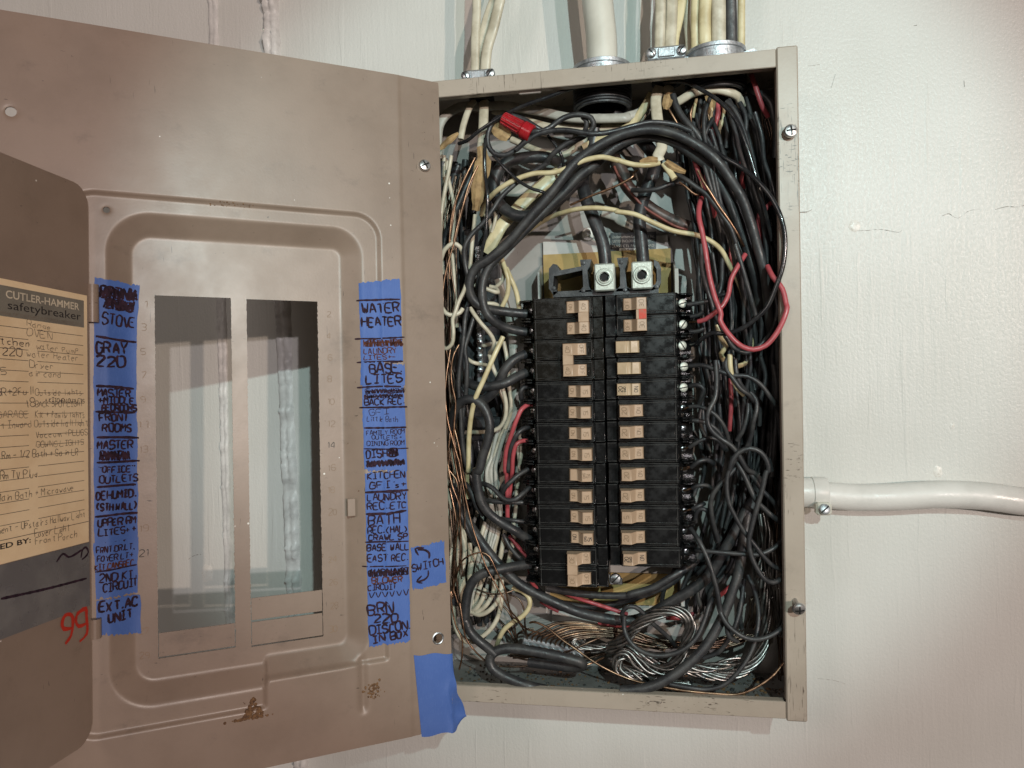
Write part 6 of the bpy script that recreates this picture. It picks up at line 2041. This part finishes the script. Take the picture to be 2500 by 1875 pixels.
wire('L', 2.0, 'F:770,380,72 830,368,80 900,310,88 1000,260,94 1120,270,97 1300,210,98 1450,100,99 1540,10,100 D:1640,1320,101 1710,1100,101 1728,850,101 1692,640,101 1600,440,99 1480,290,96 1300,130,90 1080,0,84 B:900,1450,76', 'glossy black wire bowing out past the box flank beside the red loop')
wire('L', 1.8, 'B:500,795,60 700,830,70 900,920,78 1100,1060,84 1250,1250,88 1330,1450,90 1390,1640,90 D:1440,240,90 1500,460,88 1560,700,84 1595,860,78', 'glossy black wire sweeping from under the top lip down the bundle')
wire('D', 3.0, 'B:1370,860,50 1400,920,54 1500,960,60 1580,1040,62 1610,1160,62 1640,1350,58 1630,1600,54', 'grey-black cable bending down in the upper corner of the box')
wire('D', 2.2, 'F:1025,540,84 1035,750,88 1020,920,90 960,1040,92 938,1130,92 970,1230,92 1060,1320,92 1180,1400,92 1260,1500,90 1350,1650,86 H:1430,150,80 1500,290,74', 'grey-black wire in an S-bend close to the breaker ends')
wire('D', 2.0, 'H:830,930,74 900,935,82 1100,950,84 1300,965,84 1480,965,84 1620,900,82 1712,815,76', 'stiff black wire sticking straight across below the breaker ends')
wire('D', 3.0, 'B:590,960,66 620,1060,68 700,1200,70 800,1310,72 900,1450,70', 'grey wire end splaying from the flat cable stub')
many('D', 2.1, 'grey-black wire coming down out of the threaded bushing', 'wires out of the threaded bushing', '''
B:870,1010,56 865,1180,58 860,1350,56 D:830,60,54
B:915,1030,60 930,1150,60 905,1330,58 D:880,60,52
B:1000,1200,62 930,1330,66 905,1500,64
B:1120,1190,60 1145,1330,62 1130,1500,60
B:1160,1100,54 1170,1300,56 1150,1550,54
B:1250,1000,56 1330,1180,60 1330,1400,60 1390,1620,58
B:820,1180,52 780,1270,52 720,1420,50
B:640,1380,60 640,1500,62 650,1640,60''')
many('C', 1.0, 'copper-tipped wire in the fringe under the threaded bushing', 'copper-tipped wires under the bushing', '''
B:800,1060,60 770,1150,62 780,1240,60
B:900,1150,62 885,1270,62 880,1330,60
B:950,1160,62 965,1240,62
B:540,1080,66 590,1170,68 660,1290,66
B:1090,1060,60 1110,1160,60 1090,1280,58
B:1340,1420,56 1380,1410,56''')
many('Y', 1.5, 'short yellowed wire end in the fringe under the threaded bushing', 'yellowed wire ends under the bushing', '''
B:830,1000,58 810,1100,60 795,1190,58
B:1000,1000,60 985,1120,62 975,1200,60
B:1110,1090,60 1100,1210,60 1060,1320,58
B:1080,1220,56 1060,1370,56''')
wire('C', 1.1, 'C:1420,500,74 1600,420,80 1900,300,86 2060,205,88 D:190,180,86 230,150,82', 'bare copper wire slanting across below the ivory wire')
wire('C', 1.2, 'D:845,150,90 900,260,92 970,370,92 1050,500,90 1150,640,88 1250,800,84 1310,920,78', 'golden bare copper wire slanting down in front of the black bundle')
wire('C', 1.1, 'D:660,270,84 720,310,86 780,370,86 850,400,84 890,350,82 870,260,80', 'copper wire curled into a small hook')
many('Y', 2.2, 'yellowed wire loop among the black wires past the breakers', 'yellowed loops in the tangle', '''
F:1040,180,62 1080,320,64 1130,400,66 1080,470,64 1110,540,62
F:1170,480,84 1172,580,86 1190,700,86 1240,810,86 1310,885,82
F:1340,540,50 1350,640,50 1330,720,48''')
many('D', 2.1, 'dark wire crossing behind the lower breaker ends', 'dark wires behind the lower breakers', '''
H:820,1180,40 900,1100,42 980,960,42 1020,800,40
H:860,1100,36 960,1000,38 1060,860,38
H:760,1200,34 840,1080,36 900,960,36
G:1080,1300,40 1180,1420,42 1300,1500,40
G:880,700,44 960,850,46 1010,1000,44
F:880,1000,40 860,1150,42 920,1320,40 980,1500,38
F:800,1250,36 870,1400,36 900,1550,34''')

bundle('M', 0.9, 'C:300,200,62 230,600,66 200,1000,66 220,1400,64 E:190,300,62 200,800,62 240,1300,62 G:280,200,60 300,700,60 320,1200,60', 10, 9, 12, 'aged brown wire among the ivory ones along the cover edge', 'aged brown wires along the cover edge', hi=0.7)
bundle('DK', 1.3, 'D:1000,300,56 1080,700,56 1120,1100,54 1150,1500,52 F:1160,300,50 1200,800,50 1230,1300,48 H:1200,200,46', 10, 24, 14, 'thin black wire lacing through the tangle', 'thin black wires in the tangle', lo=0.3, hi=0.6)
bundle('M', 1.0, 'I:560,860,24 800,840,26 1100,860,26 1500,840,26 1900,800,26 J:200,900,26 600,960,26 1000,1000,26', 9, 14, 12, 'dirty brown wire lying in the dust on the box floor', 'dirty brown wires on the box floor', lo=0.4, hi=0.6)

bundle('KD', 3.2, 'C:330,60,18 310,400,18 300,800,18 320,1200,18 E:320,100,20 300,500,20 310,900,20 340,1300,20 G:380,150,20 430,550,20 470,900,20', 12, 36, 5, 'added dark cable deepening the shade in the back behind the ivory wires', 'added dark cables behind the ivory wires', hi=0.9)  # cables added to hide the pale back panel and deepen its shade
bundle('KD', 3.0, 'G:250,100,18 300,500,18 360,900,20 420,1250,20 I:480,500,20', 8, 28, 5, 'added dark cable deepening the shade in the back behind the ivory wires', 'added dark cables behind the ivory wires', hi=0.9)  # more added cables, darkening the back lower down

# dust and crumbs over the floor of the box
m_ = MB()
for k in range(900):
    x = random.uniform(XL + 0.02, XR - 0.01)
    y = -random.uniform(0.012, 0.088)
    r = random.uniform(0.0004, 0.0017) * (1.6 if x > 0.02 else 1)
    m_.lathe((x, y, ZB + T - 0.0003), (random.gauss(0, 0.3), random.gauss(0, 0.3), 1), [(r, 0), (r * 0.7, r * 0.6), (0.0001, r * 0.8)], random.choice(['dust', 'dust', 'mud', 'dusty_wire']), 5)
o_ = m_.build('floor_dust', smooth=0)
o_['kind'] = 'stuff'
tag(o_, 'grey dust and crumbs littering the floor of the box', 'dust')
